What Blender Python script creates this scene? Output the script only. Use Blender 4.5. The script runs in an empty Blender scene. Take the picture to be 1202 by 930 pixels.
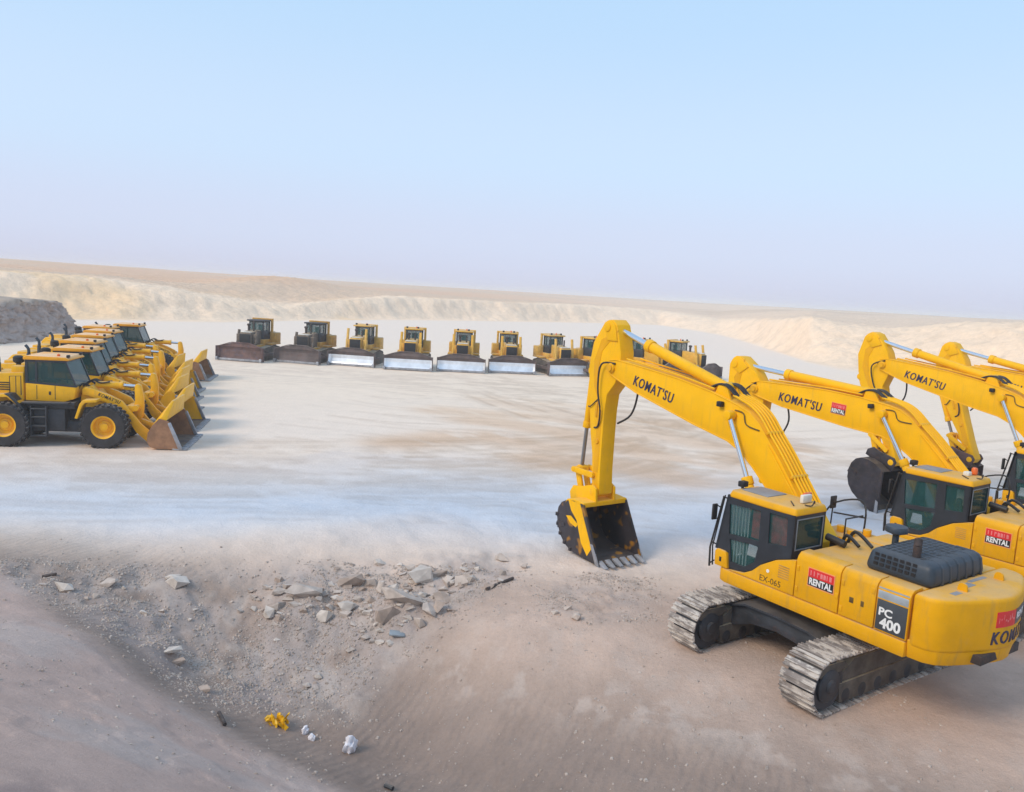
import bpy, bmesh, math, random
import numpy as np
from mathutils import Matrix, Vector
R = math.radians
C = bpy.context.scene.collection
S = bpy.context.scene

# ---------------------------------------------------------------- camera
FPX, PITCH, ROLL, CAMH = 944.44, .1288, .057, 7.03
fw = np.array([0, math.cos(PITCH), -math.sin(PITCH)])
_r0 = np.array([1., 0, 0]); _u0 = np.cross(_r0, fw)
rt = math.cos(ROLL)*_r0 + math.sin(ROLL)*_u0
up = -math.sin(ROLL)*_r0 + math.cos(ROLL)*_u0
cd = bpy.data.cameras.new('camera'); cam = bpy.data.objects.new('camera', cd); C.objects.link(cam)
cam.matrix_world = Matrix([[rt[0], up[0], -fw[0], 0], [rt[1], up[1], -fw[1], 0], [rt[2], up[2], -fw[2], CAMH], [0, 0, 0, 1]])
cd.sensor_fit = 'HORIZONTAL'; cd.sensor_width = 36; cd.lens = FPX/1202*36
cd.clip_start = .05; cd.clip_end = 30000
S.camera = cam

# ---------------------------------------------------------------- sky, sun, exposure
SUN = Vector((-.62, -.42, .62)).normalized()
w = bpy.data.worlds.new('World'); S.world = w; w.use_nodes = True
nt = w.node_tree; bg = nt.nodes['Background']
sky = nt.nodes.new('ShaderNodeTexSky'); sky.sky_type = 'NISHITA'; sky.sun_disc = False
sky.sun_elevation = math.asin(SUN.z); sky.sun_rotation = math.atan2(SUN.x, SUN.y)
sky.air_density = 1.0; sky.dust_density = 2.2; sky.ozone_density = 2.0; sky.altitude = 0
# thin bright overcast veil over the clear sky: lavender near the horizon, pale blue above
STR = .11; bg.inputs[1].default_value = STR
_tc = nt.nodes.new('ShaderNodeTexCoord'); _sx = nt.nodes.new('ShaderNodeSeparateXYZ'); nt.links.new(_tc.outputs['Generated'], _sx.inputs[0])
_cr = nt.nodes.new('ShaderNodeValToRGB'); _cr.color_ramp.interpolation = 'EASE'
VEIL = [(0, (.50, .525, .675)), (.06, (.50, .555, .715)), (.16, (.475, .60, .765)), (.34, (.40, .57, .765)), (1, (.36, .53, .76))]
for i, (p_, c_) in enumerate(VEIL):
    e = _cr.color_ramp.elements[i] if i < 2 else _cr.color_ramp.elements.new(p_)
    e.position = p_; e.color = (*c_, 1)
nt.links.new(_sx.outputs[2], _cr.inputs[0])
_sc = nt.nodes.new('ShaderNodeVectorMath'); _sc.operation = 'SCALE'; nt.links.new(_cr.outputs[0], _sc.inputs[0]); _sc.inputs[3].default_value = 1/STR
_mx = nt.nodes.new('ShaderNodeMix'); _mx.data_type = 'RGBA'; _mx.inputs[0].default_value = .86
nt.links.new(sky.outputs[0], _mx.inputs[6]); nt.links.new(_sc.outputs[0], _mx.inputs[7]); nt.links.new(_mx.outputs[2], bg.inputs[0])
sd = bpy.data.lights.new('sun', 'SUN'); sd.energy = 1.5; sd.angle = R(22); sd.color = (1, .86, .70)
so = bpy.data.objects.new('sun', sd); C.objects.link(so); so.location = SUN*60
so.rotation_euler = SUN.to_track_quat('Z', 'Y').to_euler()
S.view_settings.view_transform = 'Standard'; S.view_settings.look = 'None'
S.view_settings.exposure = .48; S.view_settings.gamma = 1
S.cycles.max_bounces = 6; S.cycles.transparent_max_bounces = 8; S.cycles.volume_bounces = 2

# ---------------------------------------------------------------- materials
M = {}
def mat(name, col, rough=.5, metal=0, dust=0, noise=.12, nscale=3, dustcol=(.56, .42, .27), rust=0, rustcol=(.16, .07, .04),
        bump=0, bscale=30, alpha=1, spec=.5, wear=None, wearthr=.55, coat=0, stretch=None, wdetail=6, streak=0):
    m = bpy.data.materials.new(name); m.use_nodes = True; t = m.node_tree; N = t.nodes; L = t.links
    p = N['Principled BSDF']; p.inputs['Roughness'].default_value = rough; p.inputs['Metallic'].default_value = metal
    p.inputs['Specular IOR Level'].default_value = spec; p.inputs['Coat Weight'].default_value = coat
    tc = N.new('ShaderNodeTexCoord'); geo = N.new('ShaderNodeNewGeometry')
    oi = N.new('ShaderNodeObjectInfo')
    def nz(scale, detail=5, rough_=.6):
        n = N.new('ShaderNodeTexNoise'); n.inputs['Scale'].default_value = scale; n.inputs['Detail'].default_value = detail
        n.inputs['Roughness'].default_value = rough_
        add = N.new('ShaderNodeVectorMath'); add.operation = 'ADD'
        L.new(tc.outputs['Object'], add.inputs[0]); L.new(oi.outputs['Location'], add.inputs[1])
        
        if stretch:
            ms = N.new('ShaderNodeVectorMath'); ms.operation = 'MULTIPLY'; L.new(add.outputs[0], ms.inputs[0]); ms.inputs[1].default_value = stretch; add = ms
        L.new(add.outputs[0], n.inputs['Vector']); return n.outputs['Fac']
    def ramp(src, a, b):
        r = N.new('ShaderNodeMapRange'); r.inputs[1].default_value = a; r.inputs[2].default_value = b
        r.interpolation_type = 'SMOOTHSTEP'; L.new(src, r.inputs[0]); return r.outputs[0]
    def mix(f, a, b, typ='MIX'):
        x = N.new('ShaderNodeMix'); x.data_type = 'RGBA'; x.blend_type = typ
        if isinstance(f, float): x.inputs[0].default_value = f
        else: L.new(f, x.inputs[0])
        for k, v in ((6, a), (7, b)):
            if isinstance(v, tuple): x.inputs[k].default_value = (*v, 1)
            else: L.new(v, x.inputs[k])
        return x.outputs[2]
    def mul(a, b):
        x = N.new('ShaderNodeMath'); x.operation = 'MULTIPLY'
        for k, v in ((0, a), (1, b)):
            if isinstance(v, float): x.inputs[k].default_value = v
            else: L.new(v, x.inputs[k])
        return x.outputs[0]
    c = mix(mul(ramp(nz(nscale), .3, .7), 1.0), tuple(v*(1-noise) for v in col), tuple(min(1, v*(1+noise)) for v in col))
    if rust: c = mix(mul(ramp(nz(nscale*1.7, 8, .7), .62-.25*rust, .75), min(1., rust*1.2)), c, rustcol)
    if wear: c = mix(ramp(nz(nscale*2.2, wdetail, .65), wearthr, wearthr+.12), c, wear)
    if streak:
        ns = N.new('ShaderNodeTexNoise'); ns.inputs['Scale'].default_value = 3.2; ns.inputs['Detail'].default_value = 6; ns.inputs['Roughness'].default_value = .65
        vm = N.new('ShaderNodeVectorMath'); vm.operation = 'MULTIPLY'; L.new(tc.outputs['Object'], vm.inputs[0]); vm.inputs[1].default_value = (2.2, 2.2, .35); L.new(vm.outputs[0], ns.inputs['Vector'])
        c = mix(mul(ramp(ns.outputs['Fac'], .50, .78), float(streak)), c, (.30, .20, .09))
        c = mix(mul(ramp(nz(22, 4, .8), .66, .72), float(streak)*.8), c, (.16, .10, .05))
    if dust:
        sx = N.new('ShaderNodeSeparateXYZ'); L.new(geo.outputs['Normal'], sx.inputs[0])
        upf = mul(ramp(sx.outputs[2], .55, .98), ramp(nz(1.6, 6), .22, .6))
        c = mix(mul(upf, float(dust)), c, dustcol)
        gr = mul(ramp(nz(5, 8, .7), .5, .85), .22*float(dust)); c = mix(gr, c, dustcol)
        rr = N.new('ShaderNodeMapRange'); rr.inputs[3].default_value = rough; rr.inputs[4].default_value = .9
        L.new(upf, rr.inputs[0]); L.new(rr.outputs[0], p.inputs['Roughness'])
    L.new(c, p.inputs['Base Color'])
    if bump:
        b = N.new('ShaderNodeBump'); b.inputs['Strength'].default_value = bump; b.inputs['Distance'].default_value = .02
        L.new(nz(bscale, 6), b.inputs['Height']); L.new(b.outputs[0], p.inputs['Normal'])
    p.inputs['Alpha'].default_value = alpha
    M[name] = m; return m
YEL = (.78, .375, .001)
mat('yellow_paint', YEL, .48, spec=.2, streak=.40, dust=.50, noise=.06, nscale=2.0, rust=.12, rustcol=(.42, .20, .02), bump=.05, bscale=9)  # darker copy of the boom yellow; dimming lower in frame put into the paint
mat('yellow_boom_paint', (.90, .47, .001), .45, spec=.15, streak=.22, dust=.22, noise=.05, nscale=1.6, rust=.10, rustcol=(.45, .22, .02), bump=.04, bscale=8)
mat('loader_paint', (.86, .44, .003), .45, spec=.3, streak=.3, dust=.65, noise=.06, dustcol=(.60, .42, .26), rust=.12, rustcol=(.45, .2, .02))
mat('roof_paint', (.80, .34, .01), .6, spec=.3, dust=1.0, noise=.08, dustcol=(.78, .53, .33))
mat('dozer_paint', (.74, .40, .03), .5, dust=.7, noise=.1, rust=.2, rustcol=(.35, .17, .05))
mat('faded_dozer_paint', (.72, .42, .07), .55, dust=.85, noise=.14, rust=.3, rustcol=(.35, .18, .06))
mat('old_hood_paint', (.13, .10, .075), .7, dust=.7, noise=.3, rust=.5)
mat('old_dozer_paint', (.55, .28, .035), .6, dust=.8, noise=.15, rust=.5, rustcol=(.20, .11, .06))
mat('black_paint', (.022, .027, .036), .45, dust=.15, noise=.2, dustcol=(.3, .27, .24))
mat('hood_plastic', (.028, .042, .060), .5, dust=.22, noise=.2, dustcol=(.22, .22, .22))
mat('dark_steel', (.030, .034, .042), .55, dust=.35, noise=.3, dustcol=(.32, .27, .22), rust=.25)
mat('track_shoe_steel', (.24, .205, .185), .7, noise=.3, wear=(.54, .485, .43), wearthr=.44, nscale=1.5, stretch=(1, 2.2, 2.2), dust=.15, dustcol=(.60, .53, .45))
mat('muddy_steel', (.10, .085, .07), .8, noise=.3, dust=.9, dustcol=(.46, .36, .24), rust=.3)
mat('chrome', (.75, .77, .80), .12, metal=1, noise=.03)
mat('steel_rod', (.30, .30, .31), .3, metal=.8, noise=.1)
mat('rubber', (.030, .028, .030), .85, noise=.3, dust=.45, dustcol=(.35, .30, .26), bump=.3, bscale=25)
mat('hose_rubber', (.02, .018, .018), .5, noise=.2)
mat('glass', (.018, .075, .078), .05, noise=.1, alpha=.52, spec=.8)
mat('green_glass', (.02, .11, .11), .04, noise=.2, alpha=.38, spec=.8)
mat('bucket_steel', (.035, .030, .036), .6, metal=.3, noise=.4, rust=.5, rustcol=(.10, .055, .035), dust=.3)
mat('bucket_rusty', (.085, .045, .042), .7, noise=.4, rust=.5, rustcol=(.13, .06, .04), dust=.3)
mat('bucket_worn_yellow', (.035, .030, .036), .55, metal=.1, noise=.35, nscale=1.4, rust=.25, dust=.1, wear=(.34, .15, .01), wearthr=.57, wdetail=1)
mat('loader_bucket_inside', (.035, .030, .042), .6, metal=.2, noise=.4, rust=.6, rustcol=(.16, .08, .05), dust=.3)
mat('loader_bucket_side', (.30, .15, .075), .6, noise=.25, rust=.5, rustcol=(.22, .11, .07), dust=.4)
mat('cutting_edge_steel', (.34, .35, .38), .45, metal=.5, noise=.25, rust=.2, dust=.3, dustcol=(.5, .45, .4))
mat('blade_shiny', (.86, .87, .89), .34, metal=.6, noise=.12, nscale=1.2, wear=(.50, .48, .46), wearthr=.66)
mat('blade_dark', (.105, .078, .074), .7, noise=.35, nscale=1.3, rust=.5, rustcol=(.17, .085, .06), dust=.3)
mat('blade_rust', (.125, .068, .058), .75, noise=.4, nscale=1.3, rust=.6, rustcol=(.20, .10, .075), wear=(.11, .08, .10), wearthr=.52)
mat('grille_dark', (.010, .010, .013), .6, noise=.2)
mat('white_print', (.80, .80, .78), .5, noise=.03)
mat('blue_print', (.025, .022, .065), .45, noise=.05)
mat('ink_print', (.10, .055, .01), .6, noise=.4)
mat('red_print', (.72, .02, .025), .45, noise=.08)
mat('pink_print', (.78, .22, .22), .5, noise=.1)
mat('border_print', (.85, .33, .12), .5, noise=.05)
mat('grey_plate', (.055, .062, .072), .4, noise=.1)
mat('silver_plate', (.50, .56, .60), .3, metal=.5, noise=.1, wear=(.50, .36, .12), wearthr=.60, nscale=4)
mat('lamp_orange', (.75, .13, .01), .3, noise=.05)
mat('lamp_white', (.72, .68, .60), .4, noise=.1)
mat('curtain_red', (.55, .05, .04), .8, noise=.4, nscale=8)
mat('guard_bar', (.75, .80, .78), .5, noise=.2)
mat('exhaust_rust', (.045, .034, .032), .8, noise=.3, rust=.5)
mat('hatch_grey', (.20, .21, .23), .5, noise=.2, dust=.5, dustcol=(.38, .34, .31))
mat('limestone', (.47, .395, .34), .9, noise=.18, nscale=4, bump=.5, bscale=9)
mat('limestone_pale', (.55, .48, .42), .9, noise=.15, nscale=4, bump=.5, bscale=9)
mat('limestone_brown', (.39, .305, .25), .9, noise=.2, nscale=4, bump=.5, bscale=9)
mat('plastic_yellow', (.80, .46, .01), .4, noise=.2, nscale=9)
mat('plastic_white', (.72, .70, .74), .5, noise=.12, nscale=9)
mat('plastic_blue', (.27, .31, .34), .5, noise=.15)
mat('dark_wood', (.07, .055, .05), .8, noise=.4, nscale=8)

# ---------------------------------------------------------------- mesh builder
class MB:
    def __init__(s): s.bm = bmesh.new()
    def take(s, b, bev=0, M_=None, seg=2):
        bmesh.ops.remove_doubles(b, verts=b.verts, dist=1e-5)
        bmesh.ops.recalc_face_normals(b, faces=b.faces)
        if bev:
            es = [e for e in b.edges if len(e.link_faces) == 2 and e.calc_face_angle(0) > R(28)]
            if es: bmesh.ops.bevel(b, geom=es, offset=bev, segments=seg, profile=.5, affect='EDGES', clamp_overlap=True)
        if M_ is not None: b.transform(M_)
        me = bpy.data.meshes.new('tmp'); b.to_mesh(me); b.free(); s.bm.from_mesh(me); bpy.data.meshes.remove(me); return s
    def box(s, x0, x1, y0, y1, z0, z1, bev=0, M_=None):
        b = bmesh.new(); bmesh.ops.create_cube(b, size=1)
        b.transform(Matrix.Translation(((x0+x1)/2, (y0+y1)/2, (z0+z1)/2)) @ Matrix.Diagonal((abs(x1-x0), abs(y1-y0), abs(z1-z0), 1)))
        return s.take(b, bev, M_)
    def prism(s, pts, a0, a1, ax='y', bev=0, M_=None, pts2=None, seg=2):
        b = bmesh.new(); f = {'y': lambda p, a: (p[0], a, p[1]), 'x': lambda p, a: (a, p[0], p[1]), 'z': lambda p, a: (p[0], p[1], a)}[ax]
        A = [b.verts.new(f(p, a0)) for p in pts]; B = [b.verts.new(f(p, a1)) for p in (pts2 or pts)]
        n = len(pts); b.faces.new(A); b.faces.new(B[::-1])
        for i in range(n): b.faces.new((A[i], A[(i+1) % n], B[(i+1) % n], B[i]))
        return s.take(b, bev, M_, seg)
    def plate(s, outer, holes, a0, a1, ax='y', bev=0, M_=None):
        b = bmesh.new(); f = {'y': lambda p, a: (p[0], a, p[1]), 'x': lambda p, a: (a, p[0], p[1]), 'z': lambda p, a: (p[0], p[1], a)}[ax]
        nrm = {'y': (0, 1, 0), 'x': (1, 0, 0), 'z': (0, 0, 1)}[ax]; ed = []
        for loop in [outer]+holes:
            v = [b.verts.new(f(p, a0)) for p in loop]
            ed += [b.edges.new((v[i], v[(i+1) % len(v)])) for i in range(len(v))]
        bmesh.ops.triangle_fill(b, use_beauty=True, use_dissolve=False, edges=ed, normal=nrm)
        g = bmesh.ops.extrude_face_region(b, geom=list(b.faces))
        d = Vector(nrm)*(a1-a0)
        bmesh.ops.translate(b, verts=[v for v in g['geom'] if isinstance(v, bmesh.types.BMVert)], vec=d)
        return s.take(b, bev, M_)
    def cyl(s, p0, p1, r, r2=None, n=14, bev=0, cap=True):
        p0 = Vector(p0); p1 = Vector(p1); d = p1-p0; b = bmesh.new()
        bmesh.ops.create_cone(b, cap_ends=cap, segments=n, radius1=r, radius2=r if r2 is None else r2, depth=d.length)
        return s.take(b, bev, Matrix.Translation((p0+p1)/2) @ d.to_track_quat('Z', 'Y').to_matrix().to_4x4())
    def tube(s, pts, r, n=6, sub=0):
        P = [Vector(p) for p in pts]
        if sub:
            Q = []
            for i in range(len(P)-1):
                a = P[max(0, i-1)]; b_ = P[i]; c = P[i+1]; d = P[min(len(P)-1, i+2)]
                for k in range(sub):
                    t = k/sub
                    Q.append(.5*((2*b_)+(-a+c)*t+(2*a-5*b_+4*c-d)*t*t+(-a+3*b_-3*c+d)*t**3))
            P = Q+[P[-1]]
        b = bmesh.new(); rings = []; ref = Vector((.13, .21, .97))
        for i, p in enumerate(P):
            t = (P[min(i+1, len(P)-1)]-P[max(i-1, 0)]).normalized()
            u = t.cross(ref)
            if u.length < .05: u = t.cross(Vector((1, 0, 0)))
            u.normalize(); v = t.cross(u); ref = v.cross(t) if False else ref
            rings.append([b.verts.new(p+r*(math.cos(k*2*math.pi/n)*u+math.sin(k*2*math.pi/n)*v)) for k in range(n)])
        for i in range(len(rings)-1):
            for k in range(n): b.faces.new((rings[i][k], rings[i][(k+1) % n], rings[i+1][(k+1) % n], rings[i+1][k]))
        b.faces.new(rings[0]); b.faces.new(rings[-1][::-1])
        return s.take(b)
    def lathe(s, prof, c, axis=(0, 1, 0), n=28, cap=True):
        ax = Vector(axis).normalized(); q = ax.to_track_quat('Z', 'Y').to_matrix().to_4x4(); b = bmesh.new(); rings = []
        for j, (r, t) in enumerate(prof):
            rings.append([b.verts.new((r*math.cos(k*2*math.pi/n), r*math.sin(k*2*math.pi/n), t)) for k in range(n)])
        for i in range(len(rings)-1):
            for k in range(n): b.faces.new((rings[i][k], rings[i][(k+1) % n], rings[i+1][(k+1) % n], rings[i+1][k]))
        if cap: b.faces.new(rings[0][::-1]); b.faces.new(rings[-1])
        return s.take(b, 0, Matrix.Translation(c) @ q)
    def hull(s, pts, bev=0):
        b = bmesh.new()
        for p in pts: b.verts.new(p)
        r = bmesh.ops.convex_hull(b, input=list(b.verts))
        bmesh.ops.delete(b, geom=[g for g in r['geom_interior'] if isinstance(g, bmesh.types.BMVert)], context='VERTS')
        return s.take(b, bev)
    def mesh(s, name, m, smooth=True, ang=38):
        me = bpy.data.meshes.new(name); s.bm.to_mesh(me); s.bm.free()
        if smooth:
            me.shade_smooth(); me.set_sharp_from_angle(angle=R(ang))
        me.materials.append(M[m]); return me
CACHE = {}
def part(name, key, fn, m, parent, loc=None, roty=0, mtx=None, smooth=True):
    """one mesh object; meshes with the same key are shared"""
    k = (key, m)
    if key is None or k not in CACHE:
        b = MB(); fn(b); me = b.mesh(name, m, smooth)
        if key is not None: CACHE[k] = me
    else: me = CACHE[k]
    o = bpy.data.objects.new(name, me); C.objects.link(o); o.parent = parent
    if mtx is not None: o.matrix_basis = mtx
    else:
        if loc: o.location = loc
        o.rotation_euler = (0, roty, 0)
    return o
def tag(o, label, cat, group=None, kind=None):
    if label: o['label'] = label
    if cat: o['category'] = cat
    if group: o['group'] = group
    if kind: o['kind'] = kind
    return o
def thing(name, x, y, th, label, cat, group, z=0):
    o = bpy.data.objects.new(name, None); C.objects.link(o); o.location = (x, y, z); o.rotation_euler = (0, 0, th)
    o.empty_display_size = .3
    return tag(o, label, cat, group)
def text_mesh(txt, size, m, shear=0, bold=.02, depth=.006, spacing=1, xs=1, heavy=0):
    k = ('txt', txt, size, m, shear, bold, spacing, xs, heavy)
    if k in CACHE: return CACHE[k]
    cu = bpy.data.curves.new('t', 'FONT'); cu.body = txt; cu.size = size; cu.shear = shear; cu.offset = bold*size
    cu.extrude = depth; cu.align_x = 'CENTER'; cu.align_y = 'CENTER'; cu.space_character = spacing; cu.resolution_u = 3
    o = bpy.data.objects.new('t', cu); C.objects.link(o); dg = bpy.context.evaluated_depsgraph_get(); dg.update()
    me = bpy.data.meshes.new_from_object(o.evaluated_get(dg)); bpy.data.objects.remove(o); bpy.data.curves.remove(cu)
    if heavy:
        bm9 = bmesh.new()
        for i_, d_ in enumerate((-heavy, 0, heavy)):
            m9 = me.copy(); m9.transform(Matrix.Translation((d_*size, 0, .0006*i_))); bm9.from_mesh(m9); bpy.data.meshes.remove(m9)
        bm9.to_mesh(me); bm9.free()
    me.name = 'lettering'; me.materials.clear(); me.materials.append(M[m]); me.transform(Matrix.Diagonal((xs, 1, 1, 1)))
    CACHE[k] = me; return me
def lettering(txt, size, m, parent, mtx, name='lettering', **kw):
    o = bpy.data.objects.new(name, text_mesh(txt, size, m, **kw)); C.objects.link(o); o.parent = parent; o.matrix_basis = mtx; return o
def faceM(pos, xdir, ydir):
    x = Vector(xdir).normalized(); z = x.cross(Vector(ydir)).normalized(); y = z.cross(x)
    return Matrix([[x.x, y.x, z.x, pos[0]], [x.y, y.y, z.y, pos[1]], [x.z, y.z, z.z, pos[2]], [0, 0, 0, 1]])
def rot2(p, c, a):
    a = R(a); dx, dz = p[0]-c[0], p[1]-c[1]
    return (c[0]+math.cos(a)*dx-math.sin(a)*dz, c[1]+math.sin(a)*dx+math.cos(a)*dz)

# ---------------------------------------------------------------- terrain
def pray(px, py):
    d = fw + rt*((px-601)/FPX) + up*((465-py)/FPX); return d
def gp(px, py, z=0):
    d = pray(px, py); t = (z-CAMH)/d[2]; return np.array([t*d[0], t*d[1], z])
def vn(x, y, seed=0):
    xi = np.floor(x).astype(np.int64); yi = np.floor(y).astype(np.int64); fx = x-xi; fy = y-yi
    fx = fx*fx*fx*(fx*(fx*6-15)+10); fy = fy*fy*fy*(fy*(fy*6-15)+10)
    def h(a, b):
        v = (a*374761393+b*668265263+seed*974711) & 0xffffffff
        v = ((v ^ (v >> 13))*1274126177) & 0xffffffff
        v = ((v ^ (v >> 16))*2246822519) & 0xffffffff
        return ((v ^ (v >> 15)) & 0xffffff)/float(0xffffff)
    a = h(xi, yi); b = h(xi+1, yi); c = h(xi, yi+1); d = h(xi+1, yi+1)
    return (a*(1-fx)+b*fx)*(1-fy)+(c*(1-fx)+d*fx)*fy
def fbm(x, y, o=4, seed=0, g=.5):
    s = 0; a = 1; n = 0
    for i in range(o):
        s = s+a*vn(x*2**i+17.3*i, y*2**i+9.1*i, seed+i); n += a; a *= g
    return s/n
def sst(a, b, x):
    t = np.clip((x-a)/(b-a), 0, 1); return t*t*(3-2*t)
CTRL = [(0, 640, 0), (150, 652, 0), (300, 652, 0), (450, 648, 0), (600, 645, 0), (-250, 640, .1),
        (650, 690, 0), (560, 745, -.22), (620, 790, -.35), (800, 845, -.22), (950, 885, -.15),
        (430, 885, -1.6), (500, 920, -1.5), (470, 840, -1.4), (600, 900, -1.05), (750, 920, -.65), (540, 800, -.85), (620, 850, -.8),
        (100, 700, -.2), (200, 720, -.6), (300, 740, -.95), (250, 790, -1.25), (330, 825, -1.45), (400, 765, -1.05), (420, 700, -.42), (500, 725, -.45), (200, 690, -.25), (350, 695, -.4),
        (20, 675, .15), (80, 745, .3), (150, 775, -.25), (210, 820, -.7), (0, 760, .75), (0, 930, 1.9), (150, 930, 1.2), (300, 925, -.35), (370, 925, -1.0),
        (290, 868, -1.05), (230, 858, -.45), (120, 850, .55), (0, 850, 1.25), (-300, 930, 2.6), (-250, 720, .8),
        (200, 1250, 2.6), (600, 1200, .6), (420, 1050, .2), (1000, 1150, -.1), (1300, 1000, 0), (1180, 920, -.08)]
_cp = [gp(*c) for c in CTRL]
for ax_, ay_ in ((3.5, 15), (5, 13.4), (8, 12.6), (9.5, 14), (9, 18), (5, 18), (2, 18.5), (1.5, 20.5), (12, 12), (14, 10), (16, 16), (-12, 24), (0, 24), (10, 24), (-20, 24), (-26, 18), (22, 14)):
    _cp.append(np.array([ax_, ay_, 0.]))
for ax_, ay_, az_ in ((0, 0, 4.8), (-6, 0, 4.6), (6, 0, 2.0), (0, -8, 4.8), (14, 0, .6), (-16, 6, 2.6), (-16, -6, 4), (14, -10, 1.5), (24, 2, 0), (-26, 4, 1.5)):
    _cp.append(np.array([ax_, ay_, az_]))
_cp = np.array(_cp)
def _U(d2): return np.where(d2 > 1e-12, .5*d2*np.log(np.maximum(d2, 1e-12)), 0)
_n = len(_cp); _D = ((_cp[:, None, :2]-_cp[None, :, :2])**2).sum(-1)
_A = np.zeros((_n+3, _n+3)); _A[:_n, :_n] = _U(_D)+np.eye(_n)*.25; _A[:_n, _n] = 1; _A[:_n, _n+1:] = _cp[:, :2]; _A[_n, :_n] = 1; _A[_n+1:, :_n] = _cp[:, :2].T
_w = np.linalg.solve(_A, np.r_[_cp[:, 2], 0, 0, 0])
def near_h(x, y):
    s = _w[_n]+_w[_n+1]*x+_w[_n+2]*y
    for i in range(_n): s = s+_w[i]*_U((x-_cp[i, 0])**2+(y-_cp[i, 1])**2)
    return s
# rim of the pit by bearing (degrees): foot distance, crest distance, crest height, height of the plain behind
RIM = np.array([(-180, 60, 80, 6, 7), (-75, 90, 110, 6.0, 8), (-45, 120, 138, 6.0, 9), (-32, 125, 140, 5.6, 9.2), (-27, 128, 142, 5.2, 8.4), (-23, 130, 144, 4.1, 7.8), (-20, 133, 146, 2.9, 7.6),
                (-16, 145, 156, 2.0, 7.4), (-12, 158, 166, 3.4, 7.1), (-9, 168, 178, 4.4, 6.9), (0, 196, 206, 4.3, 6.7), (6, 222, 234, 4.2, 6.6), (10, 235, 255, 3.7, 6.5), (14, 190, 225, 2.6, 6.5),
                (17.5, 140, 165, 4.6, 6.5), (20, 116, 136, 5.6, 6.5), (22, 106, 136, 4.9, 6.5), (25, 102, 140, 4.6, 6.6), (29, 100, 128, 6.2, 6.7), (34, 92, 118, 6.9, 6.9), (60, 80, 100, 7, 7), (180, 60, 80, 6, 7)])
def masks(x, y):
    r = np.hypot(x, y); az = np.degrees(np.arctan2(x, y)); I = lambda k: np.interp(az, RIM[:, 0], RIM[:, k])
    return r, az, I(1), I(2), I(3), I(4)
def far_h(x, y):
    r, az, r0, r1, z1, z2 = masks(x, y)
    jit = (fbm(x*.09, y*.09, 5, 5, .62)-.5)*9
    ra = r+jit*np.clip((r-60)/60, 0, 1)
    face = np.clip((ra-r0)/(r1-r0), 0, 1); face = np.clip(face*1.15-.05, 0, 1)
    h = z1*(.65*face+.35*sst(0, 1, face))
    h = h+((fbm(x*.2, y*.2, 3, 9)-.5)*.5+(fbm(x*.7, y*.7, 5, 10, .72)-.5)*.95)*sst(0, .25, face)*sst(420, 200, r)
    br = np.exp(-((az+16)/5.5)**2)       # brown spoil bank behind the cream one, left of the middle
    bk = sst(r1+4, r1+60, ra)*br
    back = np.clip((ra-r1)/(330-60*br), 0, 1)
    h = h+(z2-z1)*np.maximum(bk, sst(0, 1, back))
    h = h+(fbm(x*.013, y*.013, 4, 21)-.5)*2.2*sst(0, 120, r-r1)*sst(2600, 900, r)
    return h
def ground_z(x, y, detail=True):
    x = np.asarray(x, float); y = np.asarray(y, float)
    r = np.hypot(x, y); w_ = sst(29, 22, r)
    h = near_h(x, y)*w_ if np.any(w_ > 0) else 0*x
    h = h+far_h(x, y)*sst(40, 60, r)
    if detail:
        rub = rubble_mask(x, y)
        pad = np.exp(-(((x-6.5)/4)**2+((y-15.8)/4)**2)**2)
        h = h+w_*(1-pad)*((fbm(x*.8, y*.8, 4, 31)-.5)*(.20-.14*mound_mask(x, y))+rub*(fbm(x*1.3, y*1.3, 3, 33, .55)-.5)*.34+rub*(fbm(x*3.4, y*3.4, 2, 35, .6)-.5)*.12)
        g_, _w2 = TYRE(x, y); h = h-.035*g_*sst(20, 23, y)
        for (bx, by, bs, bh) in HEAP: h = h+bh*np.exp(-((x-bx)**2+((y-by)*1.3)**2)/bs**2)
        m = mound_mask(x, y)
        h = h+m*w_*(.05*(fbm(x*1.1, y*1.1, 3, 41)-.5)-.03*sst(.52, .6, fbm(x*1.2, y*1.2, 3, 43))*sst(9.5, 11.5, r))
        h = h+(fbm(x*.12, y*.2, 3, 51)-.5)*.12*sst(24, 32, r)*sst(120, 80, r)
    return h
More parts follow.
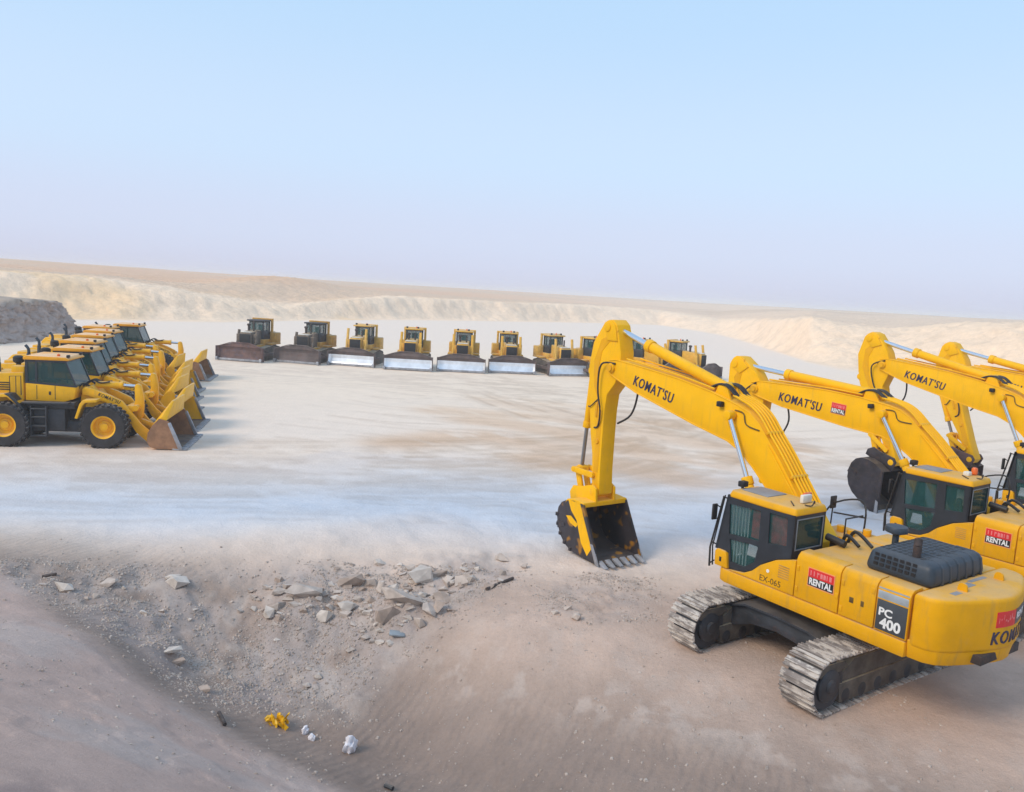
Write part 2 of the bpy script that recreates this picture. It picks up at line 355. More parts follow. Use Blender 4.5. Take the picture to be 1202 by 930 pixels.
def tyre_map():
    """ruts left by wheels and tracks: curves drawn into a ground grid (metres)"""
    X0, Y0, D = -46., 19., .125; nx, ny = int(110/D), int(64/D); G = np.zeros((ny, nx)); W = np.zeros((ny, nx)); rn = np.random.RandomState(4)
    def smooth(P, n):
        P = np.array(P, float); t = np.linspace(0, len(P)-1, n); i = np.clip(t.astype(int), 0, len(P)-2); u = (t-i)[:, None]
        g = lambda k: P[np.clip(i+k, 0, len(P)-1)]
        return .5*((2*g(0))+(g(1)-g(-1))*u+(2*g(-1)-5*g(0)+4*g(1)-g(2))*u*u+(3*g(0)-g(-1)-3*g(1)+g(2))*u**3)
    def draw(P, wid, amp, A, cleat=0):
        Q = smooth(P, 1500); amp = amp*(.35+.65*fbm(Q[:, 0]*.15, Q[:, 1]*.15, 3, int(rn.randint(999))))
        k = int(math.ceil(wid*1.6/D))
        for dy in range(-k, k+1):
            for dx in range(-k, k+1):
                ix = np.floor((Q[:, 0]-X0)/D).astype(int)+dx; iy = np.floor((Q[:, 1]-Y0)/D).astype(int)+dy
                cx = X0+(ix+.5)*D; cy = Y0+(iy+.5)*D; d2 = (cx-Q[:, 0])**2+(cy-Q[:, 1])**2
                v = amp*np.exp(-(d2/wid**2)**1.5)
                ok = (ix >= 0) & (ix < nx) & (iy >= 0) & (iy < ny); np.maximum.at(A, (iy[ok], ix[ok]), v[ok])
    def pair(P, amp, gauge=2.1, wid=.22):
        P = np.array(P, float); T = np.gradient(P, axis=0); T /= np.hypot(T[:, 0], T[:, 1])[:, None]; N = np.stack([-T[:, 1], T[:, 0]], -1)
        for s_ in (-1, 1): draw(P+N*s_*gauge/2, wid, amp, G)
    j = lambda a: rn.normal(0, a)
    for k in range(20):     # along the haul road, curving away on the right
        o = rn.uniform(0, 9); c = rn.uniform(-3, 5)
        pair([(-46, 21+o+j(.8)), (-25, 22+o+j(.8)), (-8, 23.2+o+j(.8)), (4, 25+o+c*.3+j(.7)), (14, 28+o+c+j(.8)), (26, 33+o+c*1.7), (48, 44+o+c*2.5)], rn.uniform(.25, .8), wid=rn.uniform(.16, .32))
    for k in range(22):     # big turning loops between the excavators and the dozers
        o = rn.uniform(-4, 6); q = rn.uniform(-3, 3)
        pair([(-20+q, 27+o*.6), (-6+q, 29+o), (4+q, 34+o), (9+q, 42+o), (8+q, 51+o), (0+q, 58+o*.6), (-14+q, 61+o*.4), (-32, 61+o*.4)], rn.uniform(.3, .95), wid=rn.uniform(.16, .30))
    for k in range(12):
        o = rn.uniform(-3, 3); pair([(26+o, 34), (15+o, 37+o), (8+o, 43+o), (2+o, 52+o), (-4+o, 66)], rn.uniform(.3, .9), wid=rn.uniform(.16, .28))
    for k in range(12):     # up to each blade and along the line
        o = rn.uniform(55, 65.5); pair([(-40, o+j(1)), (-20, o+j(.8)), (-5, o+j(.8)), (8, o+1+j(.8)), (30, o+3+j(1))], rn.uniform(.3, .9), wid=.2)
    for k in range(8):
        pair([(-11+j(1), 33+k*3.4), (-4+j(1), 32+k*3.0), (4+j(2), 35+k*2.5), (12, 42+k*2)], rn.uniform(.2, .6))
    for k in range(26):
        a_, b_ = rn.uniform(-12, 12), rn.uniform(25, 62); pair([(a_, b_), (a_+4+j(1), b_+rn.uniform(-1, 2.5)), (a_+9+j(1), b_+rn.uniform(-2, 6))], 1.0, wid=.10)
    q_ = lambda *P: [tuple(gp(a, b)[:2]) for a, b in P]
    for P in (q_((560, 492), (640, 504), (720, 520), (800, 545)), q_((600, 474), (690, 488), (780, 500)), q_((470, 520), (560, 512), (640, 525)), q_((640, 540), (720, 545), (800, 562))): draw(P, 1.9, 1.1, W)
    for P in ([(-4, 46), (4, 45), (10, 40)], [(-1, 52), (7, 49), (14, 43)], [(0, 37), (6, 40), (9, 46)], [(3, 33), (9, 35), (14, 40)]):
        draw(P, 1.7, .95, W)
    def smp(A, x, y):
        fx = np.clip((x-X0)/D-.5, 0, nx-1.001); fy = np.clip((y-Y0)/D-.5, 0, ny-1.001); i = fx.astype(int); k = fy.astype(int); u = fx-i; v = fy-k
        i = np.clip(i, 0, nx-2); k = np.clip(k, 0, ny-2)
        ins = (x > X0+1) & (x < X0+nx*D-1) & (y > Y0+.3) & (y < Y0+ny*D-1)
        return ins*((A[k, i]*(1-u)+A[k, i+1]*u)*(1-v)+(A[k+1, i]*(1-u)+A[k+1, i+1]*u)*v)
    return lambda x, y: (smp(G, x, y), smp(W, x, y))
TYRE = tyre_map()
# zones given by outlines on the ground (world metres), soft edged
def poly_mask(x, y, P, soft):
    P = np.array(P); inside = np.zeros(np.shape(x), bool); dmin = np.full(np.shape(x), 1e9)
    for i in range(len(P)):
        a = P[i]; b = P[(i+1) % len(P)]; d = b-a
        t = np.clip(((x-a[0])*d[0]+(y-a[1])*d[1])/(d@d), 0, 1)
        dmin = np.minimum(dmin, (x-a[0]-t*d[0])**2+(y-a[1]-t*d[1])**2)
        c = ((a[1] > y) != (b[1] > y)) & (x < (b[0]-a[0])*(y-a[1])/(b[1]-a[1]+1e-12)+a[0]); inside ^= c
    d = np.sqrt(dmin)*np.where(inside, 1, -1); return sst(-soft, soft, d)
RUB = [gp(*p)[:2] for p in ((-40, 664, 0), (60, 664, 0), (250, 666, 0), (450, 658, 0), (600, 652, 0), (612, 668, 0), (560, 700, -.1), (525, 735, -.4), (470, 770, -.8), (440, 830, -1.5), (330, 835, -1.6), (250, 800, -1.2), (160, 755, -.5), (80, 700, 0))]
RUB2 = [gp(*p)[:2] for p in ((640, 690, 0), (700, 668, 0), (760, 680, 0), (770, 730, 0), (690, 735, 0), (640, 725, 0))]
RUBD = [gp(*p)[:2] for p in ((20, 670, 0), (70, 690, 0), (120, 740, -.2), (170, 770, -.5), (230, 815, -.9), (320, 835, -1.5), (340, 815, -1.5), (250, 770, -.9), (190, 725, -.6), (120, 695, -.1))]
MND = [gp(*p)[:2] for p in ((-400, 640, .5), (0, 665, .1), (80, 730, .2), (160, 790, -.2), (290, 862, -.7), (420, 925, -.9), (500, 1100, 0), (200, 1300, 3), (-600, 1300, 3))]
def rubble_mask(x, y):
    n_ = (fbm(x*.7, y*.7, 3, 61)-.5)*1.6
    return np.maximum(poly_mask(x+n_, y+n_*.7, RUB, .7), .7*poly_mask(x+n_*.5, y, RUB2, .6))
def mound_mask(x, y): return poly_mask(x, y, MND, .5)
HEAP = [(*gp(485, 690, .2)[:2], .75, .34), (*gp(440, 705, -.2)[:2], .8, .20), (*gp(530, 680, .1)[:2], .6, .22), (*gp(350, 700, -.2)[:2], .7, .16), (*gp(670, 715, 0)[:2], .7, .10)]
def hit(px, py):
    d = pray(px, py); ts = np.linspace(5, 34, 900); P = np.array([0, 0, CAMH])+ts[:, None]*d
    g = ground_z(P[:, 0], P[:, 1]); k = np.argmax(P[:, 2] < g)
    return P[k][0], P[k][1], float(g[k]), float(ts[k])

def build_ground():
    azs = np.r_[np.arange(-180, -50, 3.), np.arange(-50, -38, .6), np.arange(-38, 38, .17), np.arange(38, 50, .6), np.arange(50, 180, 3.)]
    rs = [1.2]
    while rs[-1] < 9000:
        r = rs[-1]; rs.append(r*(1.0044 if 11 < r < 21 else 1.0085 if 7 < r < 24 else 1.0065 if 24 <= r < 76 else 1.005 if 76 <= r < 270 else 1.016 if r < 76 else 1.03))
    rs = np.array(rs); A, Rr = np.meshgrid(np.radians(azs), rs); X = Rr*np.sin(A); Y = Rr*np.cos(A)
    x = X.ravel(); y = Y.ravel(); z = ground_z(x, y)
    na = len(azs); nr = len(rs)
    x = np.r_[x, 0]; y = np.r_[y, 0]; z = np.r_[z, z[:na].mean()]; ctr = len(x)-1
    i, j = np.meshgrid(np.arange(nr-1), np.arange(na), indexing='ij'); j2 = (j+1) % na
    q = np.stack([i*na+j, (i+1)*na+j, (i+1)*na+j2, i*na+j2], -1).reshape(-1, 4)[:, ::-1]
    t = np.stack([np.full(na, ctr), np.arange(na), (np.arange(na)+1) % na], -1)[:, ::-1]
    me = bpy.data.meshes.new('ground'); me.vertices.add(len(x)); me.vertices.foreach_set('co', np.stack([x, y, z], -1).ravel())
    loops = np.r_[q.ravel(), t.ravel()]; me.loops.add(len(loops)); me.loops.foreach_set('vertex_index', loops.astype(np.int32))
    st = np.r_[np.arange(len(q))*4, len(q)*4+np.arange(len(t))*3]; me.polygons.add(len(st)); me.polygons.foreach_set('loop_start', st.astype(np.int32))
    me.update(calc_edges=True); me.validate(); me.shade_smooth()
    # ------- earth colours (sand, dust and limestone, with haze paling painted into the plain)
    r, az, r0, r1, z1, z2 = masks(x, y)
    L3 = lambda a, b, t_: a*(1-t_[:, None])+np.array(b)*t_[:, None]
    base = np.array([.83, .685, .565])+0*x[:, None]
    wob = (fbm(x*.07, y*.07, 3, 71)-.5)
    # compacted haul road of pale limestone dust
    rd = sst(19.2, 24.2, y+wob*4+.02*x)*sst(35.0, 24.5, y+wob*7-.16*x)
    col = L3(base, (.54, .595, .675), rd*.85)
    # ruts and scraped patches left by tyres and tracks
    g_, w2 = TYRE(x, y); yard = sst(19.5, 22, y)*sst(100, 70, r)
    wig = fbm((x*.70-y*.71)*.16+wob*2, (x*.71+y*.70)*.75, 4, 83, .6)
    col = L3(col, (.70, .485, .33), np.clip(w2*1.3*sst(.25, .52, wig), 0, 1)*yard*.85)
    broad = sst(.50, .72, fbm(x*.05, y*.16+wob*3, 4, 81, .6))*yard*sst(62, 45, y); col = L3(col, (.62, .54, .50), broad*np.where(y < 33, .42, .2))
    tg = g_*sst(.28, .60, fbm(x*.45, y*.7, 4, 87, .65)); warm = sst(-14, 2, x)[:, None]*sst(24, 34, y)[:, None]
    col = col*(1-(tg*yard)[:, None]*np.array([.24, .29, .34]))
    col = L3(col, (.47, .34, .22), tg*yard*.40*warm[:, 0]); col = L3(col, (.86, .69, .52), sst(36, 56, y)*sst(110, 80, r)*.55*(1-tg))
    # near sand, darker and mauve-brown
    nearm = sst(22.2, 17.4, y+wob*2+.03*x-.02*np.abs(x-2)); nearm = np.maximum(nearm, sst(22.5, 19, y+wob*3)*sst(3.5, 6, x)*.75)
    e0 = gp(520, 752, -.2); e1 = gp(1010, 905, -.1); dd = (e1-e0)[:2]; dn = np.array([-dd[1], dd[0]])/np.hypot(*dd)
    s = ((x-e0[0])*dd[0]+(y-e0[1])*dd[1])/(dd@dd); dist = (x-e0[0])*dn[0]+(y-e0[1])*dn[1]
    sand = np.array([.305, .232, .192])+sst(-1.4, 1.6, dist+wob*2)[:, None]*np.array([.26, .185, .14])
    sand = sand*(0.88+.25*fbm(x*.5, y*.5, 4, 91))[:, None]
    col = col*(1-nearm[:, None])+sand*nearm[:, None]
    mm = mound_mask(x, y); col = L3(col, (.585, .42, .352), mm*nearm*.85)
    low = mm*sst(.5, .75, fbm(x*.6, y*.9, 4, 93)); col = L3(col, (.53, .44, .395), low*.6)
    gc = gp(5, 925, 2.2); col = L3(col, (.24, .185, .18), np.exp(-((x-gc[0])**2+(y-gc[1])**2)/.9**2)*sst(.35, .6, fbm(x*3, y*3, 4, 99))*.8)
    rb = rubble_mask(x, y); rn = fbm(x*1.2, y*1.2, 4, 95)
    col = L3(col, (.43, .36, .325), rb*.85*sst(.2, .6, rn)); col = L3(col, (.52, .44, .385), rb*.6*sst(.50, .72, fbm(x*2.6, y*2.6, 4, 96))); rbd = poly_mask(x+wob, y, RUBD, .6)
    col = L3(col, (.34, .265, .24), rbd*.6*sst(.25, .6, rn))
    # broken pale crust along the edge of the pad
    crust = np.exp(-(dist/.55)**2)*sst(-.12, .05, s)*sst(1.5, 1.1, s)*sst(.5, .62, fbm(x*1.6+wob*4, y*1.6, 4, 97, .6))
    crust = np.maximum(crust, .55*np.exp(-((dist-1.1)/.9)**2)*sst(-.1, .1, s)*sst(.55, .66, fbm(x*2.0, y*1.4, 4, 98, .6)))
    col = L3(col, (.56, .46, .395), crust*.6)
    # far bank and plain
    f = np.clip((r-r0+6)/(r1-r0), 0, 1)*sst(70, 90, r)
    cream = sst(.0, .35, f); cn = fbm(x*.05, y*.05+.3, 4, 101)
    col = L3(col, (.93, .70, .495), cream*.95); col = L3(col, (.86, .57, .29), cream*sst(.5, .68, cn)*.55*sst(2, -10, az))
    rough = fbm(x*.4, y*.4, 4, 103, .6); col = L3(col, (.66, .50, .36), cream*sst(.56, .76, rough)*.4)
    pl = sst(2, 30, r-r1+(fbm(x*.03, y*.03, 3, 105)-.5)*40)
    col = L3(col, (.70, .44, .275), pl*.9*sst(30, -8, az)); col = L3(col, (.76, .58, .43), pl*.9*sst(-8, 30, az)); col = L3(col, (.68, .50, .35), pl*sst(.45, .65, fbm(x*.01, y*.02, 4, 107))*.8)  # plain coloured paler toward the right to imitate thicker haze
    a = me.color_attributes.new('earth', 'FLOAT_COLOR', 'POINT')
    a.data.foreach_set('color', np.c_[np.clip(col, 0, 1), np.ones(len(x))].ravel())
    rip = nearm*(1-mm)*(1-rb)*sst(.3, -.7, dist); 
    a = me.color_attributes.new('zones', 'FLOAT_COLOR', 'POINT')
    a.data.foreach_set('color', np.stack([rip, rb, nearm, .02+.98*np.clip(cream, 0, 1)*sst(900, 300, r)], -1).ravel())
    o = bpy.data.objects.new('ground', me); C.objects.link(o); o['kind'] = 'structure'
    m = bpy.data.materials.new('ground_earth'); m.use_nodes = True; T = m.node_tree; N = T.nodes; K = T.links; p = N['Principled BSDF']
    p.inputs['Roughness'].default_value = .95; p.inputs['Specular IOR Level'].default_value = .15
    at = N.new('ShaderNodeVertexColor'); at.layer_name = 'earth'; zn = N.new('ShaderNodeVertexColor'); zn.layer_name = 'zones'
    sp = N.new('ShaderNodeSeparateColor'); K.new(zn.outputs[0], sp.inputs[0])
    geo = N.new('ShaderNodeNewGeometry')
    def nz(s_, d, rg=.6, dist_=0):
        n = N.new('ShaderNodeTexNoise'); n.inputs['Scale'].default_value = s_; n.inputs['Detail'].default_value = d; n.inputs['Roughness'].default_value = rg
        n.inputs['Distortion'].default_value = dist_
        K.new(geo.outputs['Position'], n.inputs['Vector']); return n.outputs['Fac']
    def mth(op, a_, b_):
        x_ = N.new('ShaderNodeMath'); x_.operation = op
        for k, v_ in ((0, a_), (1, b_)):
            if isinstance(v_, (int, float)): x_.inputs[k].default_value = v_
            else: K.new(v_, x_.inputs[k])
        return x_.outputs[0]
    n1 = nz(1.3, 8, .65); n2 = nz(14, 6, .7); n3 = nz(60, 4, .7)
    f1 = mth('ADD', mth('MULTIPLY', n1, .5), mth('MULTIPLY', n2, .35)); f1 = mth('ADD', f1, mth('MULTIPLY', n3, .3))
    amp = mth('ADD', .42, mth('MULTIPLY', sp.outputs[2], .5)); amp = mth('ADD', amp, mth('MULTIPLY', sp.outputs[1], .3)); amp = mth('ADD', amp, mth('MULTIPLY', zn.outputs[1], .5))
    f1 = mth('ADD', mth('MULTIPLY', mth('SUBTRACT', f1, .575), amp), 1)
    mx = N.new('ShaderNodeVectorMath'); mx.operation = 'SCALE'; K.new(at.outputs[0], mx.inputs[0]); K.new(f1, mx.inputs[3]); K.new(mx.outputs[0], p.inputs['Base Color'])
    wv = N.new('ShaderNodeTexWave'); wv.wave_type = 'BANDS'; wv.bands_direction = 'X'; wv.inputs['Scale'].default_value = 1.5
    wv.inputs['Distortion'].default_value = 5; wv.inputs['Detail'].default_value = 2; wv.inputs['Detail Scale'].default_value = 1.2
    mp = N.new('ShaderNodeMapping'); mp.inputs['Rotation'].default_value = (0, 0, R(28)); K.new(geo.outputs['Position'], mp.inputs[0]); K.new(mp.outputs[0], wv.inputs['Vector'])
    hgt = mth('MULTIPLY', mth('MULTIPLY', wv.outputs['Fac'], sp.outputs[0]), .022)
    hgt = mth('ADD', hgt, mth('MULTIPLY', nz(3, 8, .65), .05)); hgt = mth('ADD', hgt, mth('MULTIPLY', n2, .024))
    hgt = mth('ADD', hgt, mth('MULTIPLY', mth('MULTIPLY', n3, sp.outputs[2]), .016))
    bk_ = nz(.55, 10, .72); hgt = mth('ADD', hgt, mth('MULTIPLY', mth('MULTIPLY', bk_, zn.outputs[1]), .45))
    b = N.new('ShaderNodeBump'); b.inputs['Strength'].default_value = .8; b.inputs['Distance'].default_value = 1.0; K.new(hgt, b.inputs['Height']); K.new(b.outputs[0], p.inputs['Normal'])
    me.materials.append(m); return o
build_ground()

def build_quarry_wall():
    """grey cut face standing behind the loaders on the left"""
    path = [(-92, 18), (-70, 40), (-52, 56), (-45.5, 66), (-45, 76), (-47.5, 86), (-50, 91), (-56, 95), (-75, 104), (-110, 112)]
    P = [Vector(p).to_3d() for p in path]; Q = []
    for i in range(len(P)-1):
        for k in range(44): Q.append(P[i].lerp(P[i+1], k/44))
    nrow = 34; V = []; col = []
    Q = np.array([[q.x, q.y] for q in Q]); T = np.gradient(Q, axis=0); T /= np.hypot(T[:, 0], T[:, 1])[:, None]; Nn = np.stack([T[:, 1], -T[:, 0]], -1)
    Q = Q + Nn*0
    s = np.arange(len(Q))*.53
    for j in range(nrow+22):
        t = min(j/nrow, 1); back = max(0, j-nrow)
        hh = 3.35-.6*sst(84, 96, Q[:, 1])+(fbm(s*.12, s*0+3, 3, 201)-.5)*.9
        inset = t*1.5+(1-t)**2*-1.3+back*1.1
        off = ((fbm(s*.22, np.full(len(s), j*.12), 4, 203, .6)-.5)*1.5+(fbm(s*1.3, np.full(len(s), j*.5), 4, 204, .7)-.5)*.75)*(1-.6*(back > 0))
        pos = Q-Nn*(inset+off)[:, None]
        z = -.6+t*(hh+.6)+back*.05+(fbm(s*.4, np.full(len(s), j*.3), 3, 207)-.5)*.5*(t > .9)
        V.append(np.c_[pos, z])
    V = np.concatenate(V); n = len(Q); F = []
    for j in range(nrow+21):
        for i in range(n-1): F.append((j*n+i, j*n+i+1, (j+1)*n+i+1, (j+1)*n+i))
    me = bpy.data.meshes.new('quarry_wall'); me.from_pydata(V.tolist(), [], F); me.update()
    bm = bmesh.new(); bm.from_mesh(me); bmesh.ops.recalc_face_normals(bm, faces=bm.faces)
    c0 = sum((f.normal for f in bm.faces), Vector())
    if c0.z < 0: bmesh.ops.reverse_faces(bm, faces=bm.faces)
    bm.to_mesh(me); bm.free(); me.shade_smooth()
    m = bpy.data.materials.new('grey_marl'); m.use_nodes = True; T_ = m.node_tree; N = T_.nodes; K = T_.links; p = N['Principled BSDF']; p.inputs['Roughness'].default_value = .95
    geo = N.new('ShaderNodeNewGeometry'); mp = N.new('ShaderNodeMapping'); mp.inputs['Scale'].default_value = (1, 1, .8); K.new(geo.outputs['Position'], mp.inputs[0])
    n1 = N.new('ShaderNodeTexNoise'); n1.inputs['Scale'].default_value = .9; n1.inputs['Detail'].default_value = 10; n1.inputs['Roughness'].default_value = .7; K.new(mp.outputs[0], n1.inputs['Vector'])
    cr = N.new('ShaderNodeValToRGB'); cr.color_ramp.elements[0].position = .3; cr.color_ramp.elements[0].color = (.27, .205, .18, 1); cr.color_ramp.elements[1].position = .7; cr.color_ramp.elements[1].color = (.60, .46, .39, 1)
    K.new(n1.outputs['Fac'], cr.inputs[0])
    sx = N.new('ShaderNodeSeparateXYZ'); K.new(geo.outputs['Position'], sx.inputs[0])
    mr = N.new('ShaderNodeMapRange'); mr.inputs[1].default_value = 3.0; mr.inputs[2].default_value = 3.5; K.new(sx.outputs[2], mr.inputs[0])
    mx = N.new('ShaderNodeMix'); mx.data_type = 'RGBA'; K.new(mr.outputs[0], mx.inputs[0]); K.new(cr.outputs[0], mx.inputs[6]); mx.inputs[7].default_value = (.46, .36, .28, 1)
    K.new(mx.outputs[2], p.inputs['Base Color'])
    b = N.new('ShaderNodeBump'); b.inputs['Distance'].default_value = .5; b.inputs['Strength'].default_value = .8; K.new(n1.outputs['Fac'], b.inputs['Height']); K.new(b.outputs[0], p.inputs['Normal'])
    me.materials.append(m); o = bpy.data.objects.new('quarry_wall', me); C.objects.link(o); o['kind'] = 'structure'
build_quarry_wall()

# ---------------------------------------------------------------- excavators
FOOT = (.25, 2.2); APIN = (6.6, 5.2); BPIN = (6.98, 1.76)
BOOM = [(.05, 1.95), (.45, 2.0), (.95, 2.62), (1.42, 3.22), (1.8, 3.56), (2.15, 3.83), (2.55, 4.0), (3.59, 4.2), (4.58, 4.43), (5.65, 4.68), (6.45, 4.95), (6.72, 5.06), (6.82, 5.22), (6.72, 5.38), (6.45, 5.42), (6.18, 5.40), (5.19, 5.31), (4.18, 5.20), (3.15, 5.03), (2.36, 4.84), (2.02, 4.72), (1.74, 4.52), (1.45, 4.2), (1.1, 3.82), (.52, 3.1), (-.05, 2.42), (-.08, 2.1)]
ARM = [(6.94, 6.43), (6.75, 6.45), (6.58, 6.32), (6.46, 5.97), (6.36, 5.6), (6.36, 5.1), (6.52, 4.78), (6.80, 4.45), (6.85, 4.0), (6.86, 3.2), (6.86, 2.4), (6.82, 1.72), (6.98, 1.60), (7.13, 1.72), (7.18, 2.3), (7.23, 2.78), (7.36, 3.33), (7.52, 4.36), (7.60, 5.16), (7.48, 5.80), (7.08, 6.36)]
def sub(P, c): return [(p[0]-c[0], p[1]-c[1]) for p in P]
CABL = [(1.40, 3.16), (1.61, 1.97), (1.27, 1.97), (1.22, 1.66), (.83, 1.70), (.62, 1.82), (.43, 2.0), (.1, 2.2), (-.22, 2.3), (-.22, 3.14)]
W1 = [(1.35, 2.98), (1.30, 2.36), (.56, 2.42), (.57, 3.03)]
W2 = [(1.27, 2.26), (1.19, 1.80), (.85, 1.80), (.62, 1.97), (.55, 2.32)]
W3 = [(.36, 3.05), (-.06, 3.06), (-.09, 2.50), (.33, 2.45)]
CWP = [(-2.62, 1.5), (-2.90, 1.48), (-3.07, 1.38), (-3.19, 1.18), (-3.42, .60), (-3.52, .2), (-3.54, 0), (-3.52, -.2), (-3.42, -.60), (-3.19, -1.18), (-3.07, -1.38), (-2.90, -1.48), (-2.62, -1.5)]
def cwx(y): return float(np.interp(y, [p[1] for p in CWP[::-1]], [p[0] for p in CWP[::-1]]))
def tcircle(c1, r1, c2, r2):
    dx, dy = c2[0]-c1[0], c2[1]-c1[1]; d = max(math.hypot(dx, dy), 1e-6); d = min(d, r1+r2-1e-4); a = (r1*r1-r2*r2+d*d)/(2*d); h = math.sqrt(max(0, r1*r1-a*a))
    ux, uy = dx/d, dy/d; return [(c1[0]+a*ux-h*uy, c1[1]+a*uy+h*ux), (c1[0]+a*ux+h*uy, c1[1]+a*uy-h*ux)]
def ram(parent, name, p0, p1, y, blen, r, rr, paint, rodm, gland=True):
    a = Vector((p0[0], y, p0[1])); b = Vector((p1[0], y, p1[1])); d = (b-a).normalized(); e = a+d*blen
    c = part(name, None, lambda m: (m.cyl(a-d*.0, e, r, n=18, bev=.012), m.cyl(e-d*.16, e+d*.02, r*1.22, n=18, bev=.015), m.cyl(a-Vector((0, r*1.1, 0)), a+Vector((0, r*1.1, 0)), r*1.15, n=14, bev=.01)), paint, parent)
    part('piston_rod', None, lambda m: m.cyl(e, b, rr, n=14), rodm, c); part('rod_eye', None, lambda m: m.cyl(b-Vector((0, rr*1.9, 0)), b+Vector((0, rr*1.9, 0)), rr*2.0, n=14, bev=.01), paint, c)
    return c
def rental_sticker(parent, pos, xdir, ydir, wd, ht):
    """two-band sticker: illegible pale strokes on red over RENTAL in white on black"""
    F = faceM(pos, xdir, ydir); k = (wd, ht)
    pl = part('sticker', ('stk', k), lambda m: m.box(-wd/2, wd/2, -ht/2, ht/2, 0, .006), 'border_print', parent, mtx=F)
    part('red_band', ('stk1', k), lambda m: m.box(-wd*.47, wd*.47, .01*ht, ht*.45, .004, .009), 'red_print', pl)
    part('black_band', ('stk2', k), lambda m: m.box(-wd*.47, wd*.47, -ht*.44, 0, .004, .009), 'grille_dark', pl)
    def strokes(m):
        rn = random.Random(5)
        x = -wd*.40
        while x < wd*.40:
            h_ = ht*.26; w_ = wd*rn.uniform(.03, .045)
            m.box(x, x+w_, ht*.10, ht*.10+h_, .008, .012)
            if rn.random() < .7: m.box(x, x+wd*.085, ht*(.10 if rn.random() < .5 else .26), ht*(.18 if rn.random() < .5 else .34), .008, .0125)
            x += wd*rn.uniform(.09, .13)
    part('red_band_print', ('stk3', k), strokes, 'pink_print', pl)
    lettering('RENTAL', ht*.47, 'white_print', pl, Matrix.Translation((0, -ht*.22, .009)), bold=.035, depth=.003, xs=wd/ht*.50)
def excavator(x, y, th, db, da, dk, label, first=False, bucket='bucket_steel', boom_sticker=False, curtain=False, beacon='orange'):
    T = thing('excavator', x, y, th, label, 'excavator', 'excavators parked in a row')
    yel, bm_, blk = 'yellow_paint', 'yellow_boom_paint', 'black_paint'
    # ---- undercarriage, turned square to the boom
    for sx in (1.37, -1.37):
        tr = part('track', 'xtrack', lambda m: (m.prism([(-1.72, .50), (1.72, .50), (1.62, .68), (1.3, .88), (-1.3, .88), (-1.62, .68)], -.26, .26, 'x', .03), m.prism([(1.5, .80), (1.62, .92), (2.2, .94), (2.42, .80), (2.3, .72), (1.7, .74)], -.29, .29, 'x', .02)), 'muddy_steel', T, loc=(sx, 0, 0))
        part('roller_guard', 'xguardr', lambda m: m.prism([(-1.66, .12), (1.66, .12), (1.74, .5), (-1.74, .5)], -.285, .285, 'x', .02), 'muddy_steel', tr)
        for yy in (2.05, -2.05):
            part('idler_wheel', 'xidler', lambda m: (m.lathe([(.10, -.24), (.43, -.27), (.46, -.22), (.46, .22), (.43, .27), (.10, .24)], (0, 0, 0), (1, 0, 0), 28),
                                                  m.lathe([(.26, -.33), (.30, -.30), (.30, .30), (.26, .33)], (0, 0, 0), (1, 0, 0), 20), m.lathe([(.1, -.37), (.13, -.34), (.13, .34), (.1, .37)], (0, 0, 0), (1, 0, 0), 14)), 'dark_steel', tr, loc=(0, yy, .545))
        for k in range(7 if first else 0):
            part('track_roller', 'xroller', lambda m: m.lathe([(.05, -.30), (.15, -.28), (.16, -.12), (.11, -.10), (.11, .10), (.16, .12), (.15, .28), (.05, .30)], (0, 0, 0), (1, 0, 0), 14), 'dark_steel', tr, loc=(0, -1.5+k*.5, .25))
        n = 50; Ls = 4.1; rad = .50; per = 2*Ls+2*math.pi*rad; pit = per/n
        def path(s):
            s %= per
            if s < Ls: return (-Ls/2+s, .04, 0)
            s -= Ls
            if s < math.pi*rad: a = s/rad; return (Ls/2+rad*math.sin(a), .545-rad*math.cos(a), a)
            s -= math.pi*rad
            if s < Ls: return (Ls/2-s, 1.045-.05*math.sin(math.pi*s/Ls), math.pi)
            s -= Ls; a = s/rad; return (-Ls/2-rad*math.sin(a), .545+rad*math.cos(a), math.pi+a)
        def shoe(m):
            m.box(-.35, .35, -pit*.41, pit*.41, -.012, .022, .006)
            for q in (-.30, .06): m.box(-.345, .345, pit*q-.010, pit*q+.010, -.046, -.01)
        def chain(m):
            pts = [path(i*per/80) for i in range(80)]
            for sx2 in (-.11, .11): m.plate([(p[0]*.985, .545+(p[1]-.545)*.93) for p in pts], [[(p[0]*.93, .545+(p[1]-.545)*.76) for p in pts]], sx2-.045, sx2+.045, 'x')
        part('track_chain', 'xchain', chain, 'dark_steel', tr)
        if first:
            for i in range(n):
                q = path(i*pit); part('track_shoe', 'xshoe', shoe, 'track_shoe_steel', tr, mtx=Matrix.Translation((0, q[0], q[1])) @ Matrix.Rotation(q[2], 4, 'X'))
        else:
            def shoes(m):
                for i in range(n):
                    q = path(i*pit); m.box(-.35, .35, -pit*.47, pit*.47, -.03, .022, 0, Matrix.Translation((0, q[0], q[1])) @ Matrix.Rotation(q[2], 4, 'X'))
            o = part('track_shoes', 'xshoes', shoes, 'track_shoe_steel', tr); o['kind'] = 'stuff'
    def carbody(m):
        arch = [(-1.22, .40), (-1.22, .86), (-.75, 1.02), (0, 1.05), (.75, 1.02), (1.22, .86), (1.22, .40), (.95, .52), (.6, .66), (0, .72), (-.6, .66), (-.95, .52)]
        for s_ in (1, -1):
            m.prism(arch, s_*.80, s_*1.36, 'y', .03)
            m.prism([(-1.22, .90), (-.75, 1.06), (0, 1.09), (.75, 1.06), (1.22, .90), (1.22, .86), (.75, 1.02), (0, 1.05), (-.75, 1.02), (-1.22, .86)], s_*.74, s_*1.46, 'y')
        m.box(-.85, .85, -.85, .85, .66, 1.06, .05)
